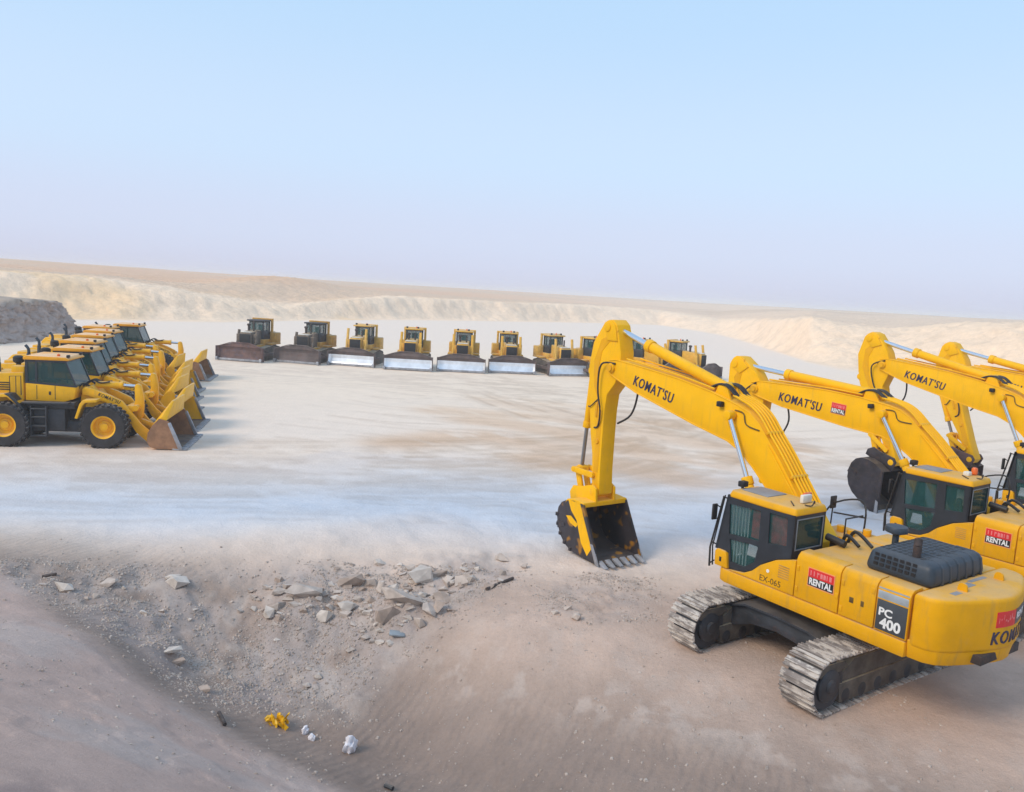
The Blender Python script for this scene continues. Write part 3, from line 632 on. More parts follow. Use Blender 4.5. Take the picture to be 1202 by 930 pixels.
    part('car_body', 'xcar', carbody, 'dark_steel', T)
    part('swing_ring', 'xswing', lambda m: (m.lathe([(.3, 1.05), (.80, 1.05), (.80, 1.15), (.74, 1.16), (.74, 1.32), (.3, 1.32)], (0, 0, 0), (0, 0, 1), 32),), 'dark_steel', T)
    # ---- upper structure
    part('deck_frame', 'xdeck', lambda m: (m.prism([(-2.6, -1.5), (1.30, -1.5), (1.55, -1.3), (1.55, 1.25), (1.46, 1.44), (1.28, 1.51), (-2.6, 1.51)], 1.33, 1.62, 'z', .05),
                                         m.box(-2.5, 1.4, -1.35, 1.35, 1.28, 1.36)), yel, T)
    LOW = [(1.585, 1.645), (1.6, 1.955), (1.52, 2.0), (1.36, 2.0), (1.29, 1.955), (1.235, 1.645)]
    part('step_box', 'xstep', lambda m: (m.prism([(1.585, 1.63), (1.6, 1.93), (1.54, 1.99), (1.33, 1.985), (1.28, 1.92), (1.235, 1.63)], 1.2, 1.497, 'y', .03),), yel, T)
    part('step_slot', 'xslot', lambda m: m.box(1.40, 1.46, 1.49, 1.501, 1.74, 1.84, .008), 'grille_dark', T)  # raised dark block painted for the shade of the slot
    part('cab_skirt_panel', 'xskirt', lambda m: (m.prism([(1.215, 1.63), (.83, 1.685), (.62, 1.80), (.43, 1.98), (.1, 2.18), (-.22, 2.285), (-.365, 2.32), (-.365, 1.63)], 1.38, 1.495, 'y', .012),
                                             m.box(.425, .435, 1.494, 1.498, 1.70, 1.97)), yel, T)
    part('vent_grille', 'xvent', lambda m: [m.box(-.24, -.0, 1.493, 1.501, 1.88+k*.045, 1.905+k*.045) for k in range(6)], 'old_dozer_paint', T)  # slats in a duller yellow imitate the shade inside the vent
    if first: lettering('EX-065', .17, 'ink_print', T, faceM((.17, 1.4965, 1.735), (-1, 0, .0), (0, 0, 1)), bold=.0, depth=.002, xs=1.0)
    if first: part('round_sticker', 'xround', lambda m: m.cyl((.24, 1.49, 1.92), (.24, 1.500, 1.92), .035, n=14), 'white_print', T)
    core = part('engine_bay', 'xcore', lambda m: (m.prism([(-1.44, 1.6), (1.44, 1.6), (1.44, 2.38), (1.36, 2.47), (-1.36, 2.47), (-1.44, 2.38)], -2.6, -.37, 'x', .03),), yel, T)
    def door(x0, x1):
        return lambda m: m.prism([(1.40, 1.635), (1.50, 1.635), (1.50, 2.36), (1.475, 2.43), (1.40, 2.50), (1.15, 2.515), (1.15, 2.45), (1.38, 2.42)], x0, x1, 'x', .012)
    d1 = part('side_door', 'xdoor1', door(-1.305, -.385), yel, T)
    d2 = part('side_door', 'xdoor2', door(-2.0, -1.325), yel, T)
    part('handle', 'xdh', lambda m: (m.box(-1.60, -1.52, 1.498, 1.508, 1.93, 2.03, .004), m.box(-1.80, -1.74, 1.498, 1.506, 1.93, 2.03, .004)), 'ink_print', d2)
    d3 = part('side_door', 'xdoor3', door(-2.60, -2.02), yel, T)
    for i_, (a_, z_) in enumerate(((-.43, 1.80), (-.43, 2.20), (-1.27, 1.95))): part('latch', ('xlat', i_), lambda m: m.box(a_-.03, a_+.03, 1.498, 1.512, z_-.05, z_+.05, .006), yel, d1)
    for i_, (a_, z_) in enumerate(((-1.37, 1.76), (-1.37, 2.24), (-1.95, 2.28))): part('latch', ('xlat2', i_), lambda m: m.box(a_-.03, a_+.03, 1.498, 1.512, z_-.05, z_+.05, .006), yel, d2)
    rental_sticker(d1, (-.93, 1.502, 2.12), (-1, 0, 0), (0, 0, 1), .56, .36)
    pp = part('model_plate', 'xplate', lambda m: m.box(-2.58, -2.04, 1.498, 1.508, 1.66, 2.19, .003), 'grey_plate', d3)
    part('striped_plate', 'xplate2', lambda m: (m.box(-2.58, -2.04, 1.498, 1.507, 2.21, 2.345, .003), m.box(-2.58, -2.04, 1.470, 1.495, 2.36, 2.40, 0, Matrix.Identity(4))), 'silver_plate', d3)
    lettering('PC', .19, 'white_print', pp, faceM((-2.205, 1.509, 1.98), (-1, 0, 0), (0, 0, 1)), bold=.03, depth=.003, xs=1.1)
    lettering('400', .245, 'white_print', pp, faceM((-2.31, 1.509, 1.79), (-1, 0, 0), (0, 0, 1)), bold=.035, depth=.003, xs=1.0)
    cw = part('counterweight', 'xcw', lambda m: (m.prism([(p[0] if p[0] > -2.7 else p[0]+.0, p[1]) for p in CWP], 1.56, 2.50, 'z', .09, seg=3),
                                               m.prism([(p[0]*.955-.10, p[1]*.955) for p in CWP], 1.35, 1.68, 'z', .02, pts2=[(p[0]+.006, p[1]*.997) for p in CWP])), yel, T)
    part('counterweight_slot', 'xcws', lambda m: m.box(-3.47, -3.2, -.55, .75, 1.40, 1.555, .01), 'exhaust_rust', cw)  # solid dark box stands in for the shade inside the notch
    part('lifting_eye', 'xeye', lambda m: (m.lathe([(.035, -.02), (.075, -.02), (.075, .02), (.035, .02)], (-2.98, .62, 2.56), (0, 1, 0), 14), m.box(-3.06, -2.9, .60, .64, 2.49, 2.55)), yel, cw)
    part('lifting_eye', 'xeye', None, yel, cw, loc=(0, -1.24, 0))
    for i_, q_ in enumerate(((-2.95, -2.80, .1, .42), (-3.05, -2.95, .75, .98), (-2.84, -2.76, -.5, .05))): part('anti_slip_pad', ('xpad', i_), lambda m: m.box(*q_, 2.498, 2.504), 'hatch_grey', cw)
    def bend(me, key):
        k = ('bend', key)
        if k not in CACHE:
            m2 = me.copy()
            for v in m2.vertices:
                yy = -v.co.x; zz = v.co.y; d = v.co.z; v.co = (cwx(yy)-.004-d, yy, zz)
            m2.update(); CACHE[k] = m2
        return CACHE[k]
    o = bpy.data.objects.new('lettering', bend_shift(text_mesh("KOMAT'SU", .31, 'blue_print', shear=.15, bold=.006, heavy=.02, depth=.004, xs=.86, spacing=1.16), -.24, 1.80, 'kc')); C.objects.link(o); o.parent = cw
    def strip(y0, y1, z0, z1, d):
        def f(m):
            ys = np.linspace(y0, y1, 7)
            for a, b in zip(ys[:-1], ys[1:]):
                m.prism([(cwx(a)-d, a), (cwx(b)-d, b), (cwx(b)+.03, b), (cwx(a)+.03, a)], z0, z1, 'z')
        return f
    part('red_sign', 'xcr', strip(.40, -.10, 1.99, 2.26, .006), 'red_print', cw)
    part('grey_sign', 'xcg', strip(-.11, -.90, 1.99, 2.26, .006), 'grey_plate', cw)
    def squig(m):
        rn = random.Random(3); yy = .35
        while yy > -.04:
            zc = 2.12+.03*math.sin(yy*30); m.box(cwx(yy)-.010, cwx(yy)-.004, yy-.035, yy, zc-.02, zc+.012)
            if rn.random() < .5: m.box(cwx(yy)-.010, cwx(yy)-.004, yy-.018, yy-.006, zc-.03, zc+.06)
            yy -= .05
    part('red_sign_print', 'xcsq', squig, 'pink_print', cw)
    o = bpy.data.objects.new('lettering', bend_shift(text_mesh('RENTAL', .15, 'white_print', bold=.03, depth=.004, xs=1.25), -.50, 2.125, 'kr')); C.objects.link(o); o.parent = cw
    # engine hood; raised near-black blocks imitate the shade in its square holes
    def hood(m):
        m.prism([(-2.70, -.78), (-1.42, -.78), (-1.42, 1.06), (-2.70, 1.06)], 2.46, 2.88, 'z', .13, pts2=[(-2.64, -.72), (-1.50, -.72), (-1.50, 1.0), (-2.64, 1.0)], seg=4)
        for k in range(6): m.prism([(-2.2, 2.5), (-2.2, 2.888), (-2.50, 2.888), (-2.60, 2.86), (-2.665, 2.79), (-2.70, 2.5)], -.62+k*.26, -.56+k*.26, 'y', .004)
    hd = part('engine_hood', 'xhood', hood, 'hood_plastic', T)
    def holes(m):
        for i in range(7):
            for k in range(3):
                xx = -1.62-i*.115; zz = 2.60+k*.082; m.box(xx-.075, xx, 1.02, 1.052-k*.014, zz, zz+.055)
        for i in range(8):
            for j in range(9):
                xx = -1.60-i*.105; yy = -.56+j*.165; m.box(xx-.062, xx, yy, yy+.10, 2.86, 2.884)
    part('hood_grille', 'xholes', holes, 'grille_dark', hd)
    part('exhaust_pipe', 'xexh', lambda m: (m.tube([(-2.24, .80, 2.84), (-2.24, .80, 3.08)], .07, 14), m.tube([(-2.24, .80, 3.06), (-2.21, .74, 3.18)], .068, 14)), 'exhaust_rust', T)
    part('air_precleaner', 'xpre', lambda m: m.lathe([(.06, 2.4), (.06, 3.0), (.12, 3.03), (.20, 3.06), (.21, 3.12), (.19, 3.17), (.05, 3.19)], (-1.33, -.10, -.10), (0, 0, 1), 20), 'hood_plastic', T)
    # right hand tanks, rails and valve gear behind the cab
    part('fuel_tank', 'xfuel', lambda m: m.box(-.35, .75, -1.47, -.62, 1.62, 2.38, .06), yel, T)
    part('hydraulic_tank', 'xhyd', lambda m: m.box(-1.2, -.38, -1.46, -.55, 1.7, 2.5, .06), yel, T)
    part('tool_box', 'xtool', lambda m: m.box(.78, 1.45, -1.47, -.85, 1.62, 2.02, .05), yel, T)
    part('valve_gear', 'xvalve', lambda m: (m.cyl((-.25, .1, 1.7), (-.25, .1, 2.5), .12), m.cyl((-.6, .35, 2.55), (-.2, .35, 2.6), .07), m.tube([(-.3, .0, 2.3), (-.45, .1, 2.66), (-.8, .2, 2.55)], .035, 8, 5),
                                          m.tube([(-.3, -.15, 2.3), (-.5, -.1, 2.72), (-.95, .0, 2.55)], .035, 8, 5)), 'hose_rubber', T)
    for a, b in ((.35, -.95), (.05, -.85), (-.1, -1.2)): part('filler_cap', 'xcaps', lambda m: m.cyl((0, 0, 2.38), (0, 0, 2.52), .085, n=12, bev=.015), yel, T, loc=(a, b, 0))
    part('handrail', 'xrail', lambda m: (m.tube([(.05, -1.30, 2.35), (.05, -1.30, 2.9), (.3, -1.36, 3.05), (.95, -1.40, 2.75), (1.3, -1.42, 2.0)], .02, 6, 4), m.tube([(.05, -1.30, 2.72), (.85, -1.4, 2.62)], .018, 6), m.tube([(.1, -.7, 2.36), (.1, -.7, 2.75), (.1, -1.3, 2.75)], .018, 6)), 'hose_rubber', T)
    part('side_mirror', 'xmirr', lambda m: (m.box(.88, .92, -1.52, -1.32, 2.7, 2.98, .015), m.tube([(.9, -1.4, 2.3), (.9, -1.42, 2.75)], .015)), 'hose_rubber', T)
    # ---- cab
    cb = part('cab', 'xcab', lambda m: (m.plate(CABL, [W1, W2, W3], 1.40, 1.452), m.plate(CABL, [[(1.3, 2.98), (1.22, 1.9), (.6, 2.15), (-.08, 2.42), (-.1, 3.05)]], .50, .54),
                                      m.plate([(.50, 2.2), (1.452, 2.3), (1.452, 3.14), (.50, 3.14)], [[(.58, 2.46), (1.36, 2.46), (1.36, 3.04), (.58, 3.04)]], -.22, -.17, 'x'),
                                      m.prism([(1.42, 3.16), (1.36, 3.16), (1.57, 1.97), (1.63, 1.97)], 1.39, 1.452, 'y'), m.prism([(1.42, 3.16), (1.36, 3.16), (1.57, 1.65), (1.66, 1.65)], .50, .56, 'y'),
                                      m.box(1.33, 1.42, .5, 1.452, 3.06, 3.16), m.box(1.48, 1.56, .5, 1.45, 2.16, 2.22), m.box(-.15, 1.3, .52, 1.42, 1.64, 1.70), m.box(1.22, 1.62, .5, 1.42, 1.63, 1.70)), blk, T)
    inset = lambda P: P
    part('window', 'xw1', lambda m: m.prism(W1, 1.415, 1.425), 'green_glass', cb); part('window', 'xw2', lambda m: m.prism(W2, 1.415, 1.425), 'green_glass', cb)
    part('window', 'xw3', lambda m: m.prism(W3, 1.415, 1.425), 'green_glass', cb)
    part('rear_window', 'xw4', lambda m: m.box(-.20, -.19, .58, 1.36, 2.46, 3.04), 'glass', cb)
    part('window_frame', 'xwf', lambda m: m.plate([(.56, 2.44), (1.38, 2.44), (1.38, 3.06), (.56, 3.06)], [[(.585, 2.465), (1.355, 2.465), (1.355, 3.035), (.585, 3.035)]], -.232, -.218, 'x', .006), 'hatch_grey', cb)
    part('windscreen', 'xw5', lambda m: m.prism([(1.385, 3.1), (1.375, 3.1), (1.57, 1.75), (1.58, 1.75)], .56, 1.39), 'glass', cb)
    part('right_window', 'xw6', lambda m: m.prism([(1.3, 2.98), (1.22, 1.9), (.6, 2.15), (-.08, 2.42), (-.1, 3.05)], .515, .525), 'glass', cb)
    part('operator_seat', 'xseat', lambda m: (m.box(.15, .62, .75, 1.2, 2.02, 2.16, .05), m.box(.08, .22, .75, 1.2, 2.12, 2.75, .05), m.box(.1, .2, .85, 1.1, 2.75, 2.95, .04), m.box(.2, .55, .8, 1.15, 1.66, 2.03)), 'grille_dark', cb)
    if curtain:
        part('guard_bars', 'xguard', lambda m: [m.tube([(.87+k*.078, 1.385, 1.75), (.89+k*.078, 1.385, 3.05)], .016, 6) for k in range(6)], 'guard_bar', cb)
        part('curtain', 'xcurt', lambda m: (m.box(-.15, .40, 1.33, 1.36, 2.36, 3.1), m.box(.44, .82, 1.33, 1.36, 2.42, 3.1)), 'curtain_red', cb)
    else:
        part('operator_headrest', 'xhr', lambda m: m.box(.06, .25, .8, 1.15, 2.55, 2.98, .06), 'lamp_white', cb)
    rf = part('cab_roof', 'xroof', lambda m: m.prism([(-.25, .46), (1.30, .46), (1.46, .56), (1.46, 1.38), (1.36, 1.48), (.45, 1.49), (-.25, 1.47)], 3.12, 3.27, 'z', .05, pts2=[(-.2, .5), (1.25, .5), (1.40, .6), (1.40, 1.34), (1.30, 1.43), (.45, 1.44), (-.2, 1.42)], seg=3), yel, T)
    part('roof_hatch', 'xhatch', lambda m: m.box(.62, 1.27, .62, 1.22, 3.262, 3.288, .012), 'hatch_grey', rf)
    part('wire', 'xwire', lambda m: (m.tube([(.2, 1.05, 3.285), (-.05, 1.30, 3.285)], .012), m.tube([(-.1, .72, 3.28), (-.18, .85, 3.36), (-.2, .95, 3.28), (-.15, 1.1, 3.30)], .012, 6, 4)), 'hose_rubber', rf)
    if beacon == 'box': part('roof_lamp', 'xlampb', lambda m: (m.box(.04, .10, .62, .86, 3.30, 3.46, .02),), 'lamp_orange', rf); part('roof_lamp_lens', 'xlens', lambda m: m.box(-.02, .06, .70, .98, 3.28, 3.44, .02), 'lamp_white', rf)
    else: part('beacon_lamp', 'xbeac', lambda m: (m.lathe([(.03, 3.27), (.07, 3.30), (.07, 3.42), (.05, 3.45), (.01, 3.46)], (.12, .62, 0), (0, 0, 1), 14),), 'lamp_orange', rf); part('lamp_base', 'xbeab', lambda m: m.box(.10, .24, .78, .95, 3.27, 3.37, .02), 'lamp_white', rf)
    part('work_lamp', 'xwl', lambda m: (m.box(1.30, 1.44, .98, 1.16, 3.30, 3.42, .02), m.box(1.36, 1.4, 1.05, 1.09, 3.25, 3.31)), 'grille_dark', rf)
    part('front_guard_rail', 'xfgr', lambda m: (m.tube([(1.50, 1.47, 3.10), (1.74, 1.48, 1.96), (1.72, 1.48, 1.55)], .022, 6), m.tube([(1.56, 1.36, 3.10), (1.78, 1.36, 1.96), (1.74, 1.36, 1.55)], .016, 6), m.tube([(1.42, 1.46, 3.08), (1.56, 1.42, 3.08)], .016, 6), m.tube([(1.62, 1.44, 2.05), (1.76, 1.42, 2.05)], .016, 6), m.tube([(1.62, 1.46, 1.7), (1.74, 1.45, 1.6)], .016, 6)), 'hose_rubber', T)
    part('cab_mirror', 'xcmir', lambda m: (m.box(1.62, 1.67, 1.48, 1.62, 2.58, 2.92, .02), m.tube([(1.55, 1.46, 2.85), (1.62, 1.54, 2.9)], .014), m.tube([(1.58, 1.46, 2.6), (1.64, 1.54, 2.62)], .014)), 'hose_rubber', T)
    # ---- boom
    A = rot2(APIN, FOOT, db)
    bo = part('boom', 'xboom', lambda m: (m.prism(sub(BOOM, FOOT), -.29, .29, 'y', .012), m.cyl((APIN[0]-FOOT[0], -.36, APIN[1]-FOOT[1]), (APIN[0]-FOOT[0], .36, APIN[1]-FOOT[1]), .13, bev=.015),
                                        m.cyl((0, -.42, 0), (0, .42, 0), .16), m.cyl((2.45-.25, -.50, 4.60-2.2), (2.45-.25, .50, 4.60-2.2), .085, bev=.01),
                                        m.prism(sub([(2.62, 4.86), (2.8, 5.22), (3.0, 5.26), (3.12, 5.0)], FOOT), -.20, -.14, 'y', .01), m.prism(sub([(2.62, 4.86), (2.8, 5.22), (3.0, 5.26), (3.12, 5.0)], FOOT), .14, .20, 'y', .01)), bm_, T, loc=(FOOT[0], 0, FOOT[1]), roty=-R(db))
    def flange(m):
        for side in (.292, -.292):
            for seg in (BOOM[13:25], BOOM[2:12]):
                pts = [Vector((p[0]-FOOT[0], side, p[1]-FOOT[1])) for p in seg]
                m.tube(pts, .018, 5)
    part('flange_edge', 'xflange', flange, bm_, bo)
    cl = [(.30, 2.92), (.56, 3.24), (1.12, 3.93), (1.47, 4.31), (1.75, 4.63), (2.02, 4.82), (2.32, 4.93), (2.55, 5.0)]
    for k in range(5): part('hydraulic_pipe', ('xpipe', k), lambda m: m.tube([(p[0]-FOOT[0]-.02, .25-k*.105, p[1]-FOOT[1]+.03) for p in cl], .026, 7, 3), bm_, bo)
    part('hydraulic_pipe', ('xpipe', 5), lambda m: m.tube([(p[0]-FOOT[0], .315, p[1]-FOOT[1]) for p in [(.42, 2.9), (1.02, 3.62), (1.45, 4.12)]], .02, 6, 3), bm_, bo)
    for a, b in ((.82, 3.53), (1.52, 4.33)): part('pipe_clamp', 'xclamp', lambda m: m.box(-.03, .03, -.22, .30, .0, .075, .01), 'yellow_paint', bo, loc=(a-FOOT[0], 0, b-FOOT[1]), roty=-R(50))
    def lowpipes(m):
        for k in range(2):
            yy = .24-k*.48; m.tube([(p[0]-FOOT[0], yy, p[1]-FOOT[1]+.05) for p in [(3.1, 5.05), (4.18, 5.22), (5.19, 5.33), (6.1, 5.43)]], .022, 6, 3)
    part('upper_pipe', 'xupp', lowpipes, bm_, bo)
    for i_, yy in enumerate((.24, .15, -.1, -.2)): part('black_hose', ('xbh', i_), lambda m: m.tube([(2.45-FOOT[0], yy, 5.0-FOOT[1]), (2.72-FOOT[0], yy, 5.20-FOOT[1]), (3.0-FOOT[0], yy*.8, 5.22-FOOT[1]), (3.25-FOOT[0], yy*.8, 5.12-FOOT[1])], .03, 6, 4), 'hose_rubber', bo)
    part('boom_lamp', 'xbl', lambda m: (m.box(2.72-FOOT[0], 2.86-FOOT[0], .30, .42, 4.74-FOOT[1], 4.86-FOOT[1], .02)), 'grille_dark', bo)
    part('side_hose', 'xsh', lambda m: m.tube([(2.4-.25, .31, 4.72-2.2), (2.15-.25, .32, 4.68-2.2), (2.05-.25, .32, 4.45-2.2), (1.7-.25, .31, 4.38-2.2)], .014, 6, 4), 'ink_print', bo)
    sl = math.atan2(4.95-4.66, 5.74-4.32)
    lettering("KOMAT'SU", .36, 'blue_print', bo, faceM((5.03-FOOT[0], .296, 4.83-FOOT[1]), (-math.cos(sl), 0, -math.sin(sl)), (-math.sin(sl)*0, 0, 1)), shear=.14, bold=.006, heavy=.02, depth=.003, xs=.74, spacing=1.16)
    if boom_sticker: rental_sticker(bo, (3.78-FOOT[0], .294, 4.68-FOOT[1]), (-1, 0, -.18), (0, 0, 1), .46, .32)
    # ---- arm, rams, bucket
    ar = part('arm', 'xarm', lambda m: (m.prism(sub(ARM, APIN), -.23, .23, 'y', .012), m.cyl((6.9-6.6, -.3, 6.25-5.2), (6.9-6.6, .3, 6.25-5.2), .12, bev=.015), m.cyl((BPIN[0]-6.6, -.36, BPIN[1]-5.2), (BPIN[0]-6.6, .36, BPIN[1]-5.2), .11, bev=.015),
                                      m.prism(sub([(6.50, 5.9), (6.62, 6.3), (6.80, 6.44), (6.93, 6.41), (7.0, 6.15), (6.9, 5.9)], APIN), -.27, .27, 'y', .01)), bm_, T, loc=(A[0], 0, A[1]), roty=-R(da))
    part('arm_hose', 'xah', lambda m: (m.tube([(-.15, .32, .12), (.35, .36, .05), (.45, .34, -.6), (.32, .32, -1.2), (.42, .27, -1.62), (.6, .24, -1.7)], .025, 7, 5), m.tube([(-.36, -.3, -.15), (-.42, -.3, -.7), (-.22, -.3, -1.25), (.22, -.25, -1.55)], .028, 7, 5),
                                     m.tube([(.5, .25, -.9), (.8, .27, -1.15), (.9, .24, -1.15)], .016, 6, 4)), 'hose_rubber', ar)
    part('arm_bracket', 'xab', lambda m: (m.cyl((.45, .22, -2.05), (.45, .27, -2.05), .07), m.box(.52, .6, .2, .26, -1.4, -1.0, .01), m.box(.86, .98, -.15, .15, -.35, -.1, .01), m.prism([(-.12, 1.0), (.55, .7), (.80, .1), (.72, -.6), (.55, -.9), (.62, -.2), (.5, .4)], .228, .24, 'y'), m.box(.34, .52, .228, .236, -2.9, -1.2), m.cyl((.0, .36, .0), (.0, .40, .0), .09, n=16)), 'yellow_paint', ar)
    tf = lambda p, c0, a_, c1: rot2((p[0]-c0[0]+c1[0], p[1]-c0[1]+c1[1]), c1, a_)
    inarm = lambda p: tf(p, APIN, da, A); inboom = lambda p: rot2(p, FOOT, db)
    B = inarm(BPIN); P2 = tf((7.66, 1.52), BPIN, da+dk, B)
    lp = inarm((7.10, 2.20)); cands = tcircle(lp, .80, P2, .72); dirx = inarm((8.5, 2.2)); ref = inarm((7.90, 2.20)); LP = min(cands, key=lambda q: (q[0]-ref[0])**2+(q[1]-ref[1])**2)
    ram(T, 'arm_cylinder', inboom((2.95, 5.12)), inarm((6.9, 6.25)), 0, 2.75, .135, .075, bm_, 'chrome')
    for yy in (.42, -.42): ram(T, 'boom_cylinder', (1.02, 1.72), inboom((2.45, 4.60)), yy, 1.80, .10, .055, bm_, 'chrome')
    ram(T, 'bucket_cylinder', inarm((7.66, 5.0)), LP, 0, 1.60, .10, .055, bm_, 'steel_rod')
    lkm = bm_ if bucket == 'bucket_worn_yellow' else bm_
    def link(p, q, ys, wdt):
        def f(m):
            for yy in ys:
                a = Vector((p[0], yy, p[1])); b = Vector((q[0], yy, q[1])); d = (b-a).normalized(); nrm = d.cross(Vector((0, 1, 0)))
                m.prism([((a+nrm*wdt-d*.05).x, (a+nrm*wdt-d*.05).z), ((b+nrm*wdt+d*.05).x, (b+nrm*wdt+d*.05).z), ((b-nrm*wdt+d*.05).x, (b-nrm*wdt+d*.05).z), ((a-nrm*wdt-d*.05).x, (a-nrm*wdt-d*.05).z)], yy-.04, yy+.04, 'y', .02)
            m.cyl((p[0], min(ys)-.05, p[1]), (p[0], max(ys)+.05, p[1]), wdt*.85); m.cyl((q[0], min(ys)-.05, q[1]), (q[0], max(ys)+.05, q[1]), wdt*.85)
        return f
    part('bucket_link', None, link(LP, P2, (-.13, .13), .10), lkm, T); part('idler_link', None, link(lp, LP, (-.28, .28), .08), lkm, T)
    outl = [(6.0, .04), (6.42, .05), (6.9, .06), (7.25, .10), (7.52, .22), (7.73, .42), (7.86, .66), (7.92, .92), (7.88, 1.16), (7.74, 1.34), (7.5, 1.46)]
    rr_ = lambda a_, b_: (a_-BPIN[0], b_-BPIN[1])
    outl = [(p[0]-BPIN[0], p[1]-BPIN[1]) for p in outl]; top = [(7.2-BPIN[0], 1.52-BPIN[1]), (6.80-BPIN[0], 1.50-BPIN[1])]
    def shell(m):
        ns = outl+top; cx = sum(p[0] for p in ns)/len(ns); cz = sum(p[1] for p in ns)/len(ns)
        inn = [(p[0]+(cx-p[0])*.07, p[1]+(cz-p[1])*.07) for p in ns]
        for i in range(len(ns)-1): m.prism([ns[i], ns[i+1], inn[i+1], inn[i]], -.72, .72, 'y')
    bk = part('bucket', 'xbk', shell, bucket, T, loc=(B[0], 0, B[1]), roty=-R(da+dk))
    for s_ in (1, -1):
        o = part('side_plate', ('xbs', s_), lambda m: (m.prism(outl+top, s_*.72, s_*.76, 'y'), m.prism([outl[0], (outl[0][0]+.14, outl[0][1]+.02), (top[1][0]+.12, top[1][1]), top[1]], s_*.725, s_*.79, 'y', .01),
                                                      m.prism([rr_(7.84, .58), rr_(7.88, .78), rr_(7.56, .80), rr_(7.52, .72)], s_*.755, s_*.78, 'y')), bucket, bk)
    for yy in (-.32, .32): part('bucket_ear', ('xear', yy), lambda m: m.prism([(-.2, -.28), (-.16, .12), (.0, .2), (.5, .05), (.82, -.0), (.95, -.2), (.9, -.4)], yy-.035, yy+.035, 'y', .012), bucket if bucket != 'bucket_worn_yellow' else bm_, bk)
    if bucket == 'bucket_worn_yellow':
        part('yellow_top_plate', 'xytop', lambda m: (m.prism([(top[1][0]-.01, top[1][1]-.10), (top[1][0]-.01, top[1][1]+.03), (top[0][0], top[0][1]+.03), (outl[-1][0], outl[-1][1]+.03), (outl[-1][0]+.1, outl[-1][1]-.12), (outl[-1][0], outl[-1][1]-.02), (top[0][0], top[0][1]-.02)], -.77, .77, 'y', .012),), bm_, bk)
        part('yellow_side_patch', 'xypatch', lambda m: (m.prism([(top[1][0], top[1][1]), (outl[-1][0]-.05, outl[-1][1]+.01), (outl[-1][0]-.2, outl[-1][1]-.25), rr_(7.04, 1.0), rr_(6.80, .45), rr_(6.52, .16), rr_(6.36, .40)], .759, .766, 'y'), m.prism([rr_(7.5, 1.02), rr_(7.3, 1.06), rr_(6.98, .9), rr_(7.05, .8), rr_(7.3, .86)], .759, .772, 'y')), bm_, bk)
    else:
        part('lifting_eye', 'xbring', lambda m: m.tube([(.62+.16*math.cos(k*.5), 0, .02+.17*math.sin(k*.5)) for k in range(-1, 8)], .035, 8), 'bucket_steel', bk)
    for yy in (-.78, .78): part('side_cutter', ('xcut', yy), lambda m: m.prism([(outl[0][0]-.02, outl[0][1]-.02), (outl[0][0]+.12, outl[0][1]-.02), (outl[0][0]+.40, outl[0][1]+.5), (outl[0][0]+.28, outl[0][1]+.5)], yy-.02, yy+.02, 'y', .006), 'cutting_edge_steel', bk)
    for k in range(6):
        part('tooth', 'xtooth', lambda m: m.hull([(.12, -.09, -.04), (.12, .09, -.04), (.12, -.09, .10), (.12, .09, .10), (-.20, -.05, -.05), (-.20, .05, -.05), (-.20, -.05, -.01), (-.20, .05, -.01)], .012), 'cutting_edge_steel', bk, loc=(outl[0][0]+.0, -.66+k*.264, outl[0][1]))
    for k in ((3, 4, 5, 6, 7) if first else ()): part('wear_strip', ('xwear', k), lambda m: m.box(outl[k][0]-.05, outl[k][0]+.05, .73, .785, outl[k][1]-.02, outl[k][1]+.08, .012), 'bucket_steel', bk)
    return T
def bend_shift(me, y0, z0, key):
    k = ('bend', key)
    if k not in CACHE:
        m2 = me.copy()
        for v in m2.vertices:
            yy = y0-v.co.x; zz = z0+v.co.y; d = v.co.z; v.co = (cwx(yy)-.004-d, yy, zz)
        m2.update(); CACHE[k] = m2
    return CACHE[k]
excavator(6.543, 15.80, 2.1704, 0, 0, 0, 'nearest yellow excavator with PC 400 plate, dark engine hood and whole track in view', True, 'bucket_worn_yellow', curtain=True, beacon='box')
excavator(11.83, 19.40, 2.213, -6.2, -36, 30, 'second yellow excavator with red RENTAL sticker on its boom and orange beacon on the cab', boom_sticker=True)

excavator(17.03, 23.29, 2.170, 0, -19, 50, 'third yellow excavator whose tall arm ends in a black bucket beside the second cab')
excavator(21.5, 26.2, 2.16, -2.5, -20, 48, 'farthest excavator at the right edge with a reddish black bucket hanging low', bucket='bucket_rusty')

